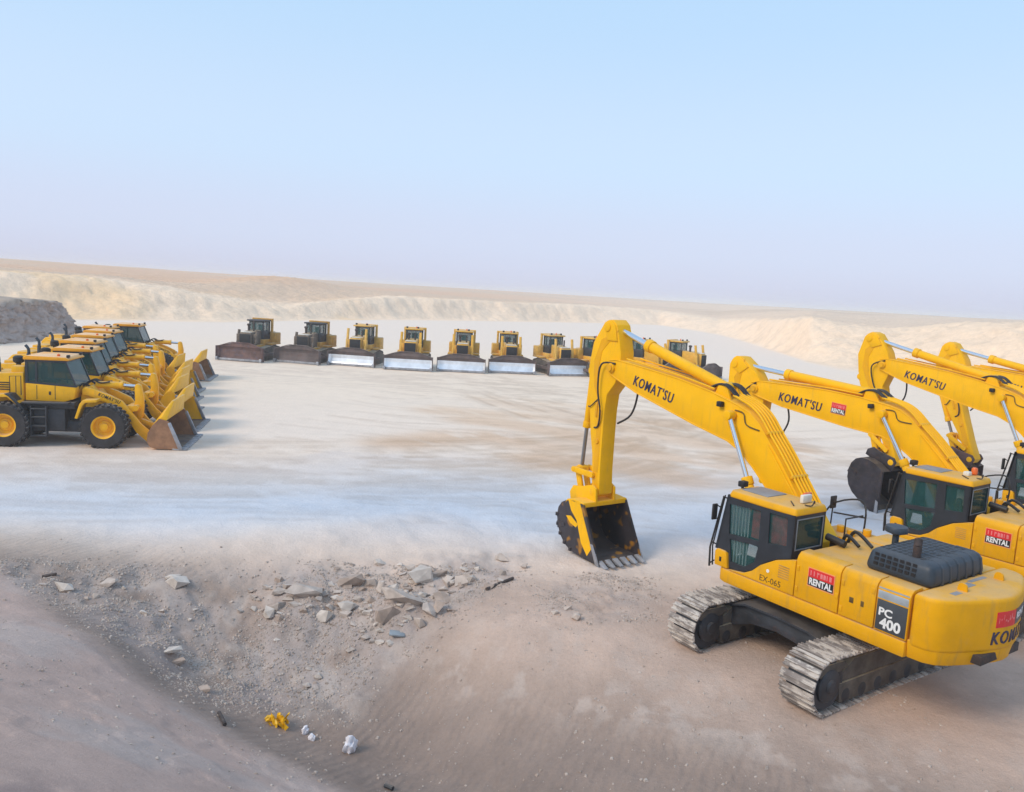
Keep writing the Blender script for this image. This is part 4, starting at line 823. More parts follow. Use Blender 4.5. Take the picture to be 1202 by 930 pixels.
# ---------------------------------------------------------------- wheel loaders
def loader(x, y, th, label, cat='wheel loader', dirty=False):
    T = thing('wheel_loader', x, y, th, label, cat, 'wheel loaders parked side by side')
    yel = 'loader_paint'
    def tyre(m):
        m.lathe([(.44, -.30), (.62, -.325), (.78, -.325), (.835, -.27), (.845, -.1), (.845, .1), (.835, .27), (.78, .325), (.62, .325), (.44, .30), (.44, -.30)], (0, 0, 0), (0, 1, 0), 40, False)
        n = 26
        for k in range(n):
            for s_ in (1, -1):
                a = (k+.5*(s_ > 0))*2*math.pi/n
                m.box(-.055, .055, 0 if s_ > 0 else -.335, .335 if s_ > 0 else 0, .80, .885, .012, Matrix.Rotation(a, 4, 'Y') @ Matrix.Rotation(s_*.35, 4, 'Z'))
    def rim(m): m.lathe([(.10, .10), (.22, .10), (.27, .05), (.36, .06), (.40, .28), (.455, .31), (.455, -.30), (.1, -.30)], (0, 0, 0), (0, 1, 0), 32)
    for wx in (1.62, -1.95):
        for s_ in (-1, 1):
            wl = part('wheel', 'lhub', lambda m: m.cyl((0, .05, 0), (0, .17, 0), .15, n=16, bev=.02), yel, T, mtx=Matrix.Translation((wx, s_*1.14, .855)) @ Matrix.Rotation(0 if s_ > 0 else math.pi, 4, 'Z'))
            part('tyre', 'ltyre', tyre, 'rubber', wl); part('rim', 'lrim', rim, yel, wl)
    part('chassis', 'lchas', lambda m: (m.box(-3.6, -.3, -.55, .55, .75, 1.5, .04), m.box(-.1, 2.4, -.5, .5, .7, 1.5, .04), m.box(-.5, .3, -.35, .35, .6, 1.3, .04), m.box(-2.2, -1.7, -.85, .85, .65, 1.05, .03), m.box(1.4, 1.85, -.85, .85, .65, 1.05, .03),
                                      m.box(-1.1, .12, -1.05, -.5, .62, 1.48, .04), m.box(-1.1, .12, .5, 1.05, .62, 1.48, .04), m.cyl((-.45, -.4, .95), (.5, -.42, .95), .06), m.box(-1.4, .45, -1.0, 1.0, 1.48, 1.74, .03), m.box(-2.6, 1.3, -.72, .72, .52, .95, .04)), 'dark_steel', T)
    for s_ in (-1, 1):
        part('ladder', ('lladder', s_), lambda m: ([m.box(-1.02, -.52, s_*1.05, s_*1.28, z_, z_+.045, .01) for z_ in (.42, .80, 1.15, 1.48)], m.box(-1.06, -1.02, s_*1.05, s_*1.27, .42, 1.6), m.box(-.52, -.48, s_*1.05, s_*1.27, .42, 1.6), m.box(-1.35, .3, s_*.95, s_*1.3, 1.70, 1.76, .01)), 'dark_steel', T)
        part('handrail', ('lhand', s_), lambda m: (m.tube([(-1.82, s_*1.1, 2.0), (-1.82, s_*1.1, 2.72), (-1.42, s_*1.1, 2.74), (-1.42, s_*1.1, 2.0)], .018, 6), m.tube([(-1.6, s_*1.1, 1.9), (-1.6, s_*1.1, 2.73)], .014, 6)), 'exhaust_rust', T)
        part('rear_fender', ('lrf', s_), lambda m: (m.prism([(-3.0, 1.5), (-3.0, 1.7), (-2.6, 2.0), (-1.78, 2.06), (-1.40, 1.72), (-1.50, 1.62), (-1.85, 1.94), (-2.55, 1.88), (-2.9, 1.6)], s_*.78, s_*1.32, 'y', .015)), 'dark_steel' if False else yel, T)
        part('mudguard', ('lmg', s_), lambda m: (m.prism([(-1.95, 2.06), (-1.72, 2.06), (-1.40, 1.70), (-1.26, 1.50), (-1.38, 1.48), (-1.5, 1.64), (-1.80, 1.97)], s_*.80, s_*1.34, 'y', .012)), 'black_paint', T)
        part('front_fender', ('lff', s_), lambda m: (m.prism([(.56, 1.18), (.74, 1.75), (.86, 1.90), (1.36, 1.93), (1.36, 1.83), (.95, 1.80), (.84, 1.68), (.66, 1.16)], s_*.85, s_*1.36, 'y', .012)), yel, T)
    part('engine_cover', 'lhood', lambda m: (m.prism([(-3.75, 1.5), (-3.75, 2.45), (-3.5, 2.72), (-1.42, 2.86), (-1.42, 1.74), (-1.8, 1.5)], -.86, .86, 'y', .06),), yel, T)
    part('side_grille', 'lgril', lambda m: [m.box(-2.9+0*k, -1.9, s_*.855, s_*.875, 2.15+k*.09, 2.19+k*.09) for k in range(4) for s_ in (-1, 1)], 'grille_dark', T)
    part('air_cleaner', 'laircl', lambda m: (m.cyl((-2.05, .35, 2.8), (-2.05, .35, 3.1), .09), m.lathe([(.12, 0), (.2, .06), (.2, .24), (.12, .3)], (-2.05, .35, 3.08), (0, 0, 1), 16)), 'grille_dark', T)
    part('exhaust_stack', 'lexh', lambda m: (m.cyl((-2.5, -.35, 2.75), (-2.5, -.35, 3.15), .085), m.tube([(-2.5, -.35, 3.1), (-2.5, -.35, 3.35), (-2.62, -.35, 3.52)], .065, 10, 3)), 'hood_plastic', T)
    part('rear_box', 'lrbox', lambda m: (m.box(-1.9, -1.42, -.75, -.25, 2.8, 3.08, .04), m.box(-1.85, -1.45, .1, .7, 2.8, 3.0, .04), m.box(-3.4, -2.7, -.6, .6, 2.7, 2.86, .05)), yel, T)
    cbl = [(-1.36, 1.76), (-1.36, 2.46), (.47, 2.33), (.40, 1.86), (.05, 1.74)]
    cb = part('cab', 'lcab', lambda m: (m.prism(cbl, -.86, .86, 'y', .03), m.box(-.345, -.335, -.864, .864, 1.85, 2.36)), yel, T)
    part('door_seam', 'lseam', lambda m: [m.box(a, a+.02, s_*.858, s_*.866, 1.82, 2.38) for a in (-.96, -.30) for s_ in (1, -1)]+[m.box(-.52, -.44, s_*.858, s_*.868, 2.0, 2.14, .005) for s_ in (1, -1)], 'exhaust_rust', cb)
    part('cab_frame', 'lcfr', lambda m: ([m.prism([(-1.36, 2.44), (-1.27, 2.44), (-1.27, 3.34), (-1.36, 3.34)], s_*.80, s_*.86) for s_ in (1, -1)], [m.prism([(-1.0, 2.42), (-.93, 2.42), (-.93, 3.34), (-1.0, 3.34)], s_*.80, s_*.86) for s_ in (1, -1)],
                                       [m.prism([(.44, 2.33), (.50, 2.33), (.11, 3.36), (.05, 3.36)], s_*.80, s_*.86) for s_ in (1, -1)], [m.prism([(-1.36, 2.45), (.47, 2.32), (.47, 2.38), (-1.36, 2.51)], s_*.80, s_*.862) for s_ in (1, -1)],
                                       m.box(-1.36, .1, -.86, .86, 3.28, 3.36)), 'black_paint', cb)
    for s_ in (1, -1): part('side_window', ('lwin', s_), lambda m: m.prism([(-1.30, 2.46), (.44, 2.35), (.07, 3.3), (-1.30, 3.3)], s_*.825, s_*.835), 'glass', cb)
    part('windscreen', 'lws', lambda m: m.prism([(.46, 2.34), (.475, 2.34), (.085, 3.34), (.07, 3.34)], -.80, .80), 'green_glass', cb)
    part('rear_window', 'lrw', lambda m: m.box(-1.33, -1.32, -.8, .8, 2.5, 3.3), 'glass', cb)
    part('operator_seat', 'lseat', lambda m: (m.box(-.95, -.45, -.25, .25, 2.38, 2.55, .05), m.box(-1.05, -.92, -.25, .25, 2.5, 3.05, .05), m.tube([(-.1, 0, 2.3), (-.2, 0, 2.75)], .03)), 'grille_dark', cb)
    rf = part('cab_roof', 'lroof', lambda m: m.prism([(-1.42, 3.36), (.22, 3.36), (.24, 3.40), (.10, 3.50), (-1.30, 3.52), (-1.42, 3.46)], -.90, .90, 'y', .03), 'roof_paint', T)
    part('beacon_lamp', 'lbeac', lambda m: m.lathe([(.06, 3.48), (.06, 3.57), (.02, 3.60)], (-.25, -.55, 0), (0, 0, 1), 12), 'lamp_orange', rf)
    for a in (-.7, .7): part('work_lamp', 'lwl', lambda m: m.box(.1, .2, -.09, .09, 3.47, 3.58, .02), 'grille_dark', rf, loc=(0, a, 0))
    ARML = [(.64, 2.02), (.62, 2.24), (.74, 2.34), (.98, 2.26), (1.6, 2.05), (2.1, 1.80), (2.45, 1.35), (2.8, .90), (3.22, .52), (3.34, .30), (3.24, .12), (3.08, .12), (2.62, .55), (2.3, 1.05), (2.02, 1.45), (1.6, 1.68), (1.1, 1.88), (.85, 1.98)]
    for s_ in (-1, 1):
        am = part('lift_arm', ('larm', s_), lambda m: m.prism(ARML, s_*.50, s_*.66, 'y', .025), yel, T)
        if s_ == -1: lettering("KOMAT'SU", .19, 'exhaust_rust', am, faceM((1.62, -.664, 1.90), (1, 0, -.40), (0, 0, 1)), shear=.14, bold=.006, heavy=.02, depth=.003, xs=.84, spacing=1.16)
        part('lift_cylinder', ('llift', s_), lambda m: (m.cyl((.55, s_*.42, 1.0), (1.5, s_*.42, 1.22), .10), m.cyl((1.5, s_*.42, 1.22), (2.0, s_*.46, 1.35), .05)), 'dark_steel', T)
    part('front_frame', 'lff2', lambda m: m.prism([(.45, 1.4), (.55, 2.2), (.9, 2.38), (1.3, 1.9), (1.9, 1.4), (1.9, .8), (.6, .8)], -.45, .45, 'y', .04), yel, T)
    tcy = part('tilt_cylinder', 'ltilt', lambda m: (m.cyl((.95, 0, 2.36), (1.92, 0, 2.36), .145, n=16, bev=.02), m.cyl((1.86, 0, 2.36), (1.98, 0, 2.355), .165, n=16, bev=.02)), yel, T)
    part('piston_rod', 'ltrod', lambda m: m.cyl((1.95, 0, 2.36), (2.52, 0, 2.33), .07, n=12), 'chrome', tcy)
    for i_, yy in enumerate((-.16, .02, .18)): part('hose', ('lhose', i_), lambda m: m.tube([(.5, yy, 2.3), (.85, yy, 2.56), (1.15, yy, 2.45), (1.5, yy*.9, 2.5)], .032, 6, 4), 'hose_rubber', T)
    for i_, yy in enumerate((-.35, .3, .38)): part('hose', ('lhoseb', i_), lambda m: m.tube([(.3, yy, 1.9), (.55, yy*1.3, 2.42), (.9, yy, 2.3)], .035, 6, 4), 'hose_rubber', T)
    part('bell_crank', 'lbell', lambda m: (m.prism([(2.42, 2.38), (2.52, 2.46), (2.66, 2.40), (2.76, 1.9), (2.76, 1.45), (2.72, 1.08), (2.58, .90), (2.45, 1.0), (2.34, 1.35), (2.44, 1.75)], -.13, .13, 'y', .04), m.cyl((2.55, -.5, 1.5), (2.55, .5, 1.5), .12)), yel, T)
    part('tilt_link', 'llink', lambda m: (m.prism([(2.52, .92), (2.62, 1.04), (3.32, .78), (3.34, .62), (3.2, .58)], -.10, .10, 'y', .02), m.box(2.2, 2.5, -.5, .5, 1.35, 1.6, .03)), yel, T)
    BK = [(4.56, .05), (3.6, .06), (3.36, .14), (3.24, .36), (3.28, .70), (3.46, 1.02), (3.70, 1.28)]
    def shell(m):
        inn = [(p[0]+(3.95-p[0])*.06, p[1]+(.65-p[1])*.07) for p in BK]
        for i in range(1, len(BK)-1): m.prism([BK[i], BK[i+1], inn[i+1], inn[i]], -1.5, 1.5, 'y')
    bk = part('bucket', 'lbk', shell, yel, T)
    part('bucket_lining', 'lbkin', lambda m: ([m.prism([(p[0]+(3.95-p[0])*.062, p[1]+(.65-p[1])*.072), (q[0]+(3.95-q[0])*.062, q[1]+(.65-q[1])*.072), (q[0]+(3.95-q[0])*.075, q[1]+(.65-q[1])*.085), (p[0]+(3.95-p[0])*.075, p[1]+(.65-p[1])*.085)], -1.49, 1.49) for p, q in zip(BK[:-1], BK[1:])],), 'loader_bucket_inside', bk)
    part('spill_guard', 'lguard', lambda m: (m.hull([(3.44, -1.5, 1.0), (3.44, 1.5, 1.0), (3.60, -1.5, 1.0), (3.60, 1.5, 1.0), (4.06, -1.0, 1.94), (4.06, 1.0, 1.94), (4.14, -1.0, 1.92), (4.14, 1.0, 1.92), (3.80, -1.5, 1.36), (3.80, 1.5, 1.36), (3.98, 1.5, 1.22), (3.98, -1.5, 1.22)], .01),
                                           [m.prism([(3.42, .98), (3.60, 1.26), (4.1, 1.86), (4.1, 1.74), (3.52, .98)], a-.03, a+.03, 'y', .008) for a in (-.8, -.4, 0, .4, .8)]), yel, bk)
    for s_ in (-1, 1):
        part('side_plate', ('lsp', s_), lambda m: m.prism(BK+[(4.02, 1.20), (4.1, 1.12)], s_*1.49, s_*1.53, 'y'), 'loader_bucket_side' if dirty else yel, bk)
        part('side_edge', ('lse', s_), lambda m: m.prism([(4.60, .03), (4.13, 1.14), (4.02, 1.10), (4.44, .03)], s_*1.48, s_*1.56, 'y', .012), 'loader_bucket_side' if False else 'cutting_edge_steel', bk)
    part('cutting_edge', 'lce', lambda m: (m.prism([(4.20, .03), (4.72, .02), (4.74, .05), (4.2, .10)], -1.54, 1.54, 'y', .006), [m.box(4.50, 4.76, -1.46+k*.365, -1.24+k*.365, .015, .115, .02) for k in range(9)]), 'cutting_edge_steel', bk)
    return T
LD = [(-17.76, 32.07, .1825, 'nearest wheel loader, whole side in view at the front of its row'),
      (-18.85, 35.85, .20, 'second wheel loader in the row, its cab just behind the nearest loader cab'),
      (-20.60, 39.55, .165, 'third wheel loader in the row, orange roof edge above the second cab'),
      (-22.00, 43.15, .195, 'fourth wheel loader in the row, slanted windscreen seen between neighbouring cabs'),
      (-23.25, 46.65, .17, 'fifth wheel loader in the row, beacon and pale roof before the grey cut face'),
      (-25.05, 49.9, .18, 'sixth wheel loader in the row, mostly hidden with only its roof corner showing'),
      (-25.0, 53.5, .20, 'farthest wheel loader, green glazed cab standing clear to the right of the others')]
for i, l in enumerate(LD): loader(*l, dirty=i in (0, 6))

# ---------------------------------------------------------------- bulldozers
def dozer(x, y, th, label, paint, blade, shiny, style, off=2.8):
    c, s_ = math.cos(th), math.sin(th)
    T = thing('bulldozer', x-off*c, y-off*s_, th, label, 'bulldozer', 'bulldozers lined up along the back of the yard')
    dk = 'dark_steel'
    for s in (1, -1):
        tr = part('track', ('dtrack', s), lambda m: (m.prism([(-1.75, .06), (1.25, .06), (1.62, .42), (1.55, .85), (1.2, 1.02), (-.6, 1.22), (-1.6, 1.02), (-2.0, .62), (-2.0, .38)], s*.82, s*1.38, 'y', .05)), 'muddy_steel', T)
        def shoes(m):
            pts = [(-1.75, .05), (1.25, .05), (1.65, .42), (1.58, .88), (1.2, 1.04), (-.6, 1.24), (-1.62, 1.05), (-2.03, .62), (-2.03, .36)]
            for a, b in zip(pts, pts[1:]+pts[:1]):
                d = Vector((b[0]-a[0], 0, b[1]-a[1])); n = max(1, round(d.length/.24))
                for k in range(n):
                    q = (k+.5)/n; ang = math.atan2(d.z, d.x)
                    m.box(-.10, .10, s*.80, s*1.42, -.035, .02, 0, Matrix.Translation((a[0]+d.x*q, 0, a[1]+d.z*q)) @ Matrix.Rotation(-ang, 4, 'Y'))
        o = part('track_shoes', ('dshoes', s), shoes, 'muddy_steel', tr); o['kind'] = 'stuff'
        part('push_arm', ('dpush', s), lambda m: (m.box(-.4, 2.55, s*1.50, s*1.68, .42, .68, .03), m.tube([(.9, s*1.6, .7), (2.6, s*1.5, 1.25)], .07, 8)), 'blade_dark', T)
        ls = part('lift_cylinder', ('dlift', s, style), lambda m: (m.tube([(1.45, s*.80, 3.12 if style else 2.55), (1.75, s*.82, 1.35)], .115, 10), m.box(1.36, 1.74, s*.56, s*.92, 1.5, 2.2, .03)), paint if style else 'old_hood_paint', T)
        part('piston_rod', ('dlrod', s, style), lambda m: m.tube([(1.75, s*.82, 1.35), (2.55, s*.8, .8)], .05, 8), 'chrome', ls)
        part('fender', ('dfend', s), lambda m: (m.box(-1.9, -.2, s*.72, s*1.38, 1.26, 1.42, .03), m.box(-1.95, -1.0, s*.74, s*1.36, 1.40, 2.3, .08)), paint, T)
    part('hull', 'dhull', lambda m: (m.box(-1.9, 1.9, -.78, .78, .55, 1.3, .05), m.box(-1.2, .2, -.8, .8, 1.28, 1.72, .04)), paint, T)
    part('engine_hood', 'dhood', lambda m: (m.prism([(.05, 1.25), (.05, 2.52), (1.85, 2.38), (2.0, 2.26), (2.0, 1.25)], -.50, .50, 'y', .05),), paint if style else 'old_hood_paint', T)
    part('radiator_grille', 'dgrille', lambda m: (m.box(2.0, 2.06, -.48, .48, 1.2, 2.24, .02), [m.box(2.05, 2.075, -.44+k*.11, -.41+k*.11, 1.25, 2.2) for k in range(9)]), 'grille_dark', T)
    part('radiator_cap', 'dradcap', lambda m: m.box(1.55, 1.97, -.44, .44, 2.36, 2.42, .03), 'lamp_white', T)
    part('exhaust_stack', ('dexh', style), lambda m: (m.tube([(1.0, .28, 2.4), (1.0, .28, 3.0 if style else 3.35)], .07, 10)), 'exhaust_rust', T)
    part('air_precleaner', 'dprec', lambda m: m.lathe([(.1, 2.4), (.1, 2.86), (.16, 2.9), (.16, 3.02), (.1, 3.06)], (.75, -.3, 0), (0, 0, 1), 12), 'exhaust_rust', T)
    cb = part('cab', ('dcab', style), lambda m: (m.box(-1.15, .02, -.72, .72, 1.70, 2.45, .03), [m.box(a, b_, c_, d_, 2.4, 3.25) for a, b_, c_, d_ in ((-1.15, -1.03, -.72, -.62), (-1.15, -1.03, .62, .72), (-.06, .02, -.66, -.58), (-.06, .02, .58, .66), (-.62, -.55, -.72, -.66), (-.62, -.55, .66, .72))], m.box(-1.1, .0, -.68, .68, 3.16, 3.25)), 'black_paint', T)
    for i_, q_ in enumerate(((-.03, -.015, -.58, .58), (-1.0, -.1, -.685, -.675), (-1.0, -.1, .675, .685), (-1.1, -1.09, -.6, .6))): part('window', ('dwin', i_), lambda m: m.box(*q_, 2.45, 3.17), 'green_glass', cb)
    part('operator_seat', 'dseat', lambda m: (m.box(-.9, -.4, -.25, .25, 2.2, 2.4, .05), m.box(-1.0, -.85, -.25, .25, 2.35, 2.95, .05)), 'grille_dark', cb)
    part('cab_roof', ('droof', style), lambda m: m.box(-1.3, .18, -.82, .82, 3.25, 3.38, .05), paint if style else 'black_paint', T)
    if style:
        part('rollover_bar', ('drops', style), lambda m: (m.box(-1.32, -1.12, -.98, -.80, 1.4, 3.30, .03), m.box(-1.32, -1.12, .80, .98, 1.4, 3.30, .03), m.box(-1.34, -1.1, -.98, .98, 3.26, 3.44, .03)), paint, T)
        [part('roof_lamp', 'droofl', lambda m: m.box(.0, .12, -.08, .08, 3.40, 3.54, .02), 'grille_dark', T, loc=(0, a, 0)) for a in (-.55, .4)]
        part('beacon_lamp', 'dbeac', lambda m: m.lathe([(.06, 3.36), (.06, 3.5), (.02, 3.55)], (-.5, .2, 0), (0, 0, 1), 10), 'lamp_orange', T)
    else:
        part('rollover_bar', ('drops', style), lambda m: (m.box(-1.32, -1.1, -.95, -.78, 1.4, 3.45, .03), m.box(-1.32, -1.1, .78, .95, 1.4, 3.45, .03), m.box(-1.34, -1.08, -.95, .95, 3.36, 3.5, .03)), paint, T)
    part('fuel_tank', 'dtank', lambda m: m.box(-2.05, -1.36, -.85, .85, 1.2, 2.35, .10), paint, T)
    part('ripper', 'dripper', lambda m: (m.box(-2.9, -2.0, -.5, .5, .7, 1.1, .05), m.box(-3.0, -2.8, -.08, .08, .35, 1.5, .03)), dk, T)
    W_ = 1.86
    pro = [(2.92, .06), (2.78, .30), (2.70, .62), (2.67, .92), (2.72, 1.08), (2.78, 1.20)]
    def bl(i0, i1, z=0):
        def f(m):
            for a, b in zip(pro[i0:i1], pro[i0+1:i1+1]):
                m.prism([a, b, (b[0]-.07, b[1]), (a[0]-.07, a[1])], -W_, W_, 'y')
                for s in (1, -1):      # swept wings of the blade
                    m.hull([(a[0]+dx, s*W_, a[1]) for dx in (0, -.07)]+[(b[0]+dx, s*W_, b[1]) for dx in (0, -.07)]+[(a[0]+dx+.14, s*(W_+.18), a[1]) for dx in (0, -.07)]+[(b[0]+dx+.14, s*(W_+.18), b[1]) for dx in (0, -.07)])
        return f
    bd = part('blade', ('dblade', 'up'), bl(3, 5), blade, T)
    part('blade_lower_face', ('dblade', 'lo'), bl(0, 3), 'blade_shiny' if shiny else blade, bd)
    part('spill_guard', 'dspill', lambda m: (m.prism([(-W_+.02, 1.17), (W_-.02, 1.17), (.95, 1.44), (.7, 1.50), (-.7, 1.50), (-.95, 1.44)], 2.76, 2.82, 'x', .012), m.prism([(-W_-.14, 1.13), (-W_+.1, 1.18), (-.95, 1.46), (-.7, 1.51), (.7, 1.51), (.95, 1.46), (W_-.1, 1.18), (W_+.14, 1.13), (W_+.14, 1.18), (.95, 1.52), (.72, 1.57), (-.72, 1.57), (-.95, 1.52), (-W_-.14, 1.18)], 2.74, 2.88, 'x', .01)), blade, bd)
    part('blade_frame', 'dbframe', lambda m: (m.box(2.40, 2.60, -1.7, 1.7, .25, .55, .03), m.box(2.4, 2.6, -1.7, 1.7, .85, 1.02, .03), [m.box(2.36, 2.60, a-.06, a+.06, .2, 1.2, .02) for a in (-1.6, -.8, 0, .8, 1.6)]), 'blade_dark', bd)
    part('cutting_edge', 'dcut', lambda m: (m.box(2.89, 2.95, -W_-.05, W_+.05, .02, .20, .01), [m.box(2.92, 3.14, s*W_-.02, s*W_+.2*s, .02, .30, .02) for s in (1, -1)]), 'cutting_edge_steel', bd)
    for s in (1, -1): part('end_plate', ('dend', s), lambda m: m.box(2.62, 3.10, s*(W_+.16), s*(W_+.20), .04, 1.20, .01), blade, bd)
    return T
DZ = [(-22.85, 66.85, -9, 'old dusty bulldozer at the far left end with a rust-red blade', 'old_dozer_paint', 'blade_rust', 0, 0),
      (-18.25, 67.6, -12, 'old bulldozer with a dark brown blade, second from the left end', 'old_dozer_paint', 'blade_dark', 0, 0),
      (-13.75, 67.9, -7, 'bulldozer with tan canopy and white-worn blade, third from the left end', 'faded_dozer_paint', 'blade_dark', 1, 1),
      (-8.85, 67.2, 0, 'yellow bulldozer with spotted silver blade right of the tan-canopied one', 'dozer_paint', 'blade_dark', 1, 1),
      (-4.45, 68.0, 1, 'yellow bulldozer facing straight out in the middle of the line', 'dozer_paint', 'blade_dark', 1, 1),
      (-.15, 69.4, 8, 'yellow bulldozer turned slightly right, sixth from the left end', 'dozer_paint', 'blade_dark', 1, 1),
      (4.85, 70.0, 24, 'bulldozer turned half right with open side in view, just left of the excavator arm', 'faded_dozer_paint', 'blade_dark', 1, 1),
      (7.0+2.2, 71.6-2, 40, 'bulldozer half hidden behind the nearest excavator arm', 'dozer_paint', 'blade_dark', 1, 1),
      (11.3+3.0, 74.5-2.2, 52, 'bulldozer seen under the chrome arm rod of the nearest excavator', 'dozer_paint', 'blade_dark', 0, 1),
      (14.9+3.1, 75.5-2.2, 54, 'bulldozer at the far right end with its dark blade clear of the excavator boom', 'dozer_paint', 'blade_dark', 0, 1)]
for (x, y, a, lab, pt, bl_, sh, stl) in DZ: dozer(x, y, R(-90+a), lab, pt, bl_, sh, stl)

# ---------------------------------------------------------------- rocks, rubble, litter
rng = random.Random(11)
def rock_pts(rn, sx, sy, sz, n=16, flat=.0):
    P = []
    for i in range(n):
        a = rn.uniform(0, 2*math.pi); e = rn.uniform(-1, 1); r = (1-abs(e)**3*.6)*rn.uniform(.78, 1.05)
        P.append((sx*.5*r*math.cos(a), sy*.5*r*math.sin(a), sz*.5*e*rn.uniform(.8, 1)))
    return P
GR = 'limestone rocks on the rubble bank'
def rock(px, py, w_px, h_px, m, label=None, tilt=None, name='rock'):
    x, y, z, t = hit(px, py); sc = t/FPX*1.25; wd = w_px*sc; hp = h_px*sc
    rn = random.Random(int(px*7+py*13)); dz = max(hp*1.0, wd*.34); dy = max(wd*.6, hp*.9)
    me = MB().hull(rock_pts(rn, wd*1.2, dy*1.1, dz, 11), 0).mesh(name, m, False)
    o = bpy.data.objects.new(name, me); C.objects.link(o); o.location = (x, y, z+dz*.22)
    o.rotation_euler = (R(rn.uniform(-8, 22)) if tilt is None else R(tilt[0]), R(rn.uniform(-14, 14)) if tilt is None else R(tilt[1]), R(rn.uniform(-25, 25)))
    
    if not label:
        shade = {'limestone': 'tan', 'limestone_pale': 'pale', 'limestone_brown': 'brown'}[m]
        zone = ('on the grey gravel at the left end of the bank' if px < 250 else 'on the slope around the half buried plate' if px < 385 else 'in the gravel patch between bucket and track' if px > 612 else 'packed in the heap round the largest boulder' if py < 740 else 'at the foot of the heap near the blue board')
        label = 'small %s stone %s' % (shade, zone)
    tag(o, label, 'rock', GR); return o
BIG = [(488, 683, 32, 26, 'limestone_pale', 'largest pale rounded boulder on top of the rubble heap'),
       (476, 703, 46, 15, 'limestone', 'long tilted slab jutting out under the largest pale boulder'),
       (450, 694, 14, 15, 'limestone', 'upright chunk at the left end of the long tilted slab'),
       (412, 687, 26, 15, 'limestone_brown', 'wide layered brownish rock left of the big boulder'),
       (408, 718, 21, 15, 'limestone_pale', 'bright angular rock below the layered brownish rock'),
       (504, 722, 17, 16, 'limestone', 'pinkish triangular rock at the lower right foot of the heap'),
       (515, 717, 11, 16, 'limestone_brown', 'narrow upright rock leaning on the pinkish triangular rock'),
       (492, 735, 14, 14, 'limestone', 'lone square chunk below the pinkish triangular rock'),
       (519, 705, 22, 11, 'limestone_brown', 'flat greenish slab right of the long tilted slab'),
       (455, 728, 25, 18, 'limestone_brown', 'broad low brown rock in the middle of the slope'),
       (541, 687, 15, 14, 'limestone', 'chunk at the right-hand crest of the heap'),
       (525, 687, 15, 13, 'limestone', 'chunk right beside the largest pale boulder'),
       (516, 678, 20, 9, 'limestone_brown', 'flat brown slab behind the largest pale boulder'),
       (205, 688, 28, 12, 'limestone_pale', 'pale pointed slab alone at the road edge on the left'),
       (205, 680, 14, 8, 'limestone_pale', 'small chip stacked against the pale pointed slab'),
       (358, 699, 34, 15, 'limestone', 'large flat pale plate half buried in the slope'),
       (317, 723, 13, 15, 'limestone_pale', 'white square rock low left of the half buried plate'),
       (330, 714, 21, 9, 'limestone', 'long thin stone beside the white square rock'),
       (337, 707, 12, 9, 'limestone', 'small rounded stone above the long thin stone'),
       (379, 729, 16, 15, 'limestone_pale', 'pointed pale rock left of the bright angular rock'),
       (75, 693, 22, 11, 'limestone_pale', 'flat pale stone near the left end of the bank'),
       (129, 687, 17, 9, 'limestone', 'flat stone between the left end and the pointed slab'),
       (171, 722, 12, 9, 'limestone_pale', 'round pale stone on the grey gravel slope'),
       (200, 766, 21, 11, 'limestone_pale', 'pale slab by the gully below the gravel slope'),
       (208, 779, 14, 10, 'limestone_brown', 'brown block just under the pale slab by the gully'),
       (239, 811, 16, 8, 'limestone_brown', 'dark brown stone at the gully edge beside the sand mound'),
       (677, 727, 11, 9, 'limestone', 'largest stone of the gravel patch between bucket and track'),
       (590, 658, 14, 9, 'limestone', 'stone on the road edge right of the heap crest')]
for b in BIG: rock(*b)
SM = [(396, 697), (390, 688), (382, 728), (550, 681), (590, 675), (411, 766), (373, 797), (359, 808), (325, 754), (327, 728), (458, 758), (430, 752), (437, 755), (446, 757), (190, 719), (112, 702), (295, 694), (312, 691), (667, 716), (651, 721), (617, 667),
      (465, 690), (470, 712), (482, 716), (495, 708), (500, 700), (530, 697), (535, 678), (507, 672), (545, 671), (440, 688), (432, 700), (425, 694), (420, 706), (436, 714), (428, 722), (442, 736), (447, 744), (470, 735), (478, 727), (400, 705), (415, 735), (424, 742)]
for i, (px, py) in enumerate(SM): s_ = rng.uniform(6, 11); rock(px, py, s_, s_*rng.uniform(.55, .9), rng.choice(['limestone', 'limestone_pale', 'limestone_brown', 'limestone']))
for i in range(75):
    cx_, cy_, sx_, sy_ = rng.choice([(490, 692, 36, 20), (490, 692, 30, 24), (430, 705, 45, 24), (545, 680, 28, 14), (350, 705, 40, 18)]); px, py = rng.gauss(cx_, sx_*.6), max(660, rng.gauss(cy_, sy_*.6)); s_ = rng.uniform(6.5, 15)*rng.uniform(.7, 1); rock(px, py, s_, s_*rng.uniform(.5, .9), rng.choice(['limestone', 'limestone', 'limestone_brown', 'limestone_pale']))
k = 0
rub2 = [(p[0], p[1]) for p in RUB]
while k < 60:
    px, py = rng.uniform(40, 610), rng.uniform(662, 800)
    x, y, z, t = hit(px, py); dens = float(rubble_mask(np.array([x]), np.array([y]))[0])
    if rng.random() > dens*(.35+.65*(px > 250 and py < 745)): continue
    s_ = rng.uniform(3.5, 7.5); rock(px, py, s_, s_*rng.uniform(.5, .9), rng.choice(['limestone', 'limestone_pale', 'limestone_brown', 'limestone'])); k += 1
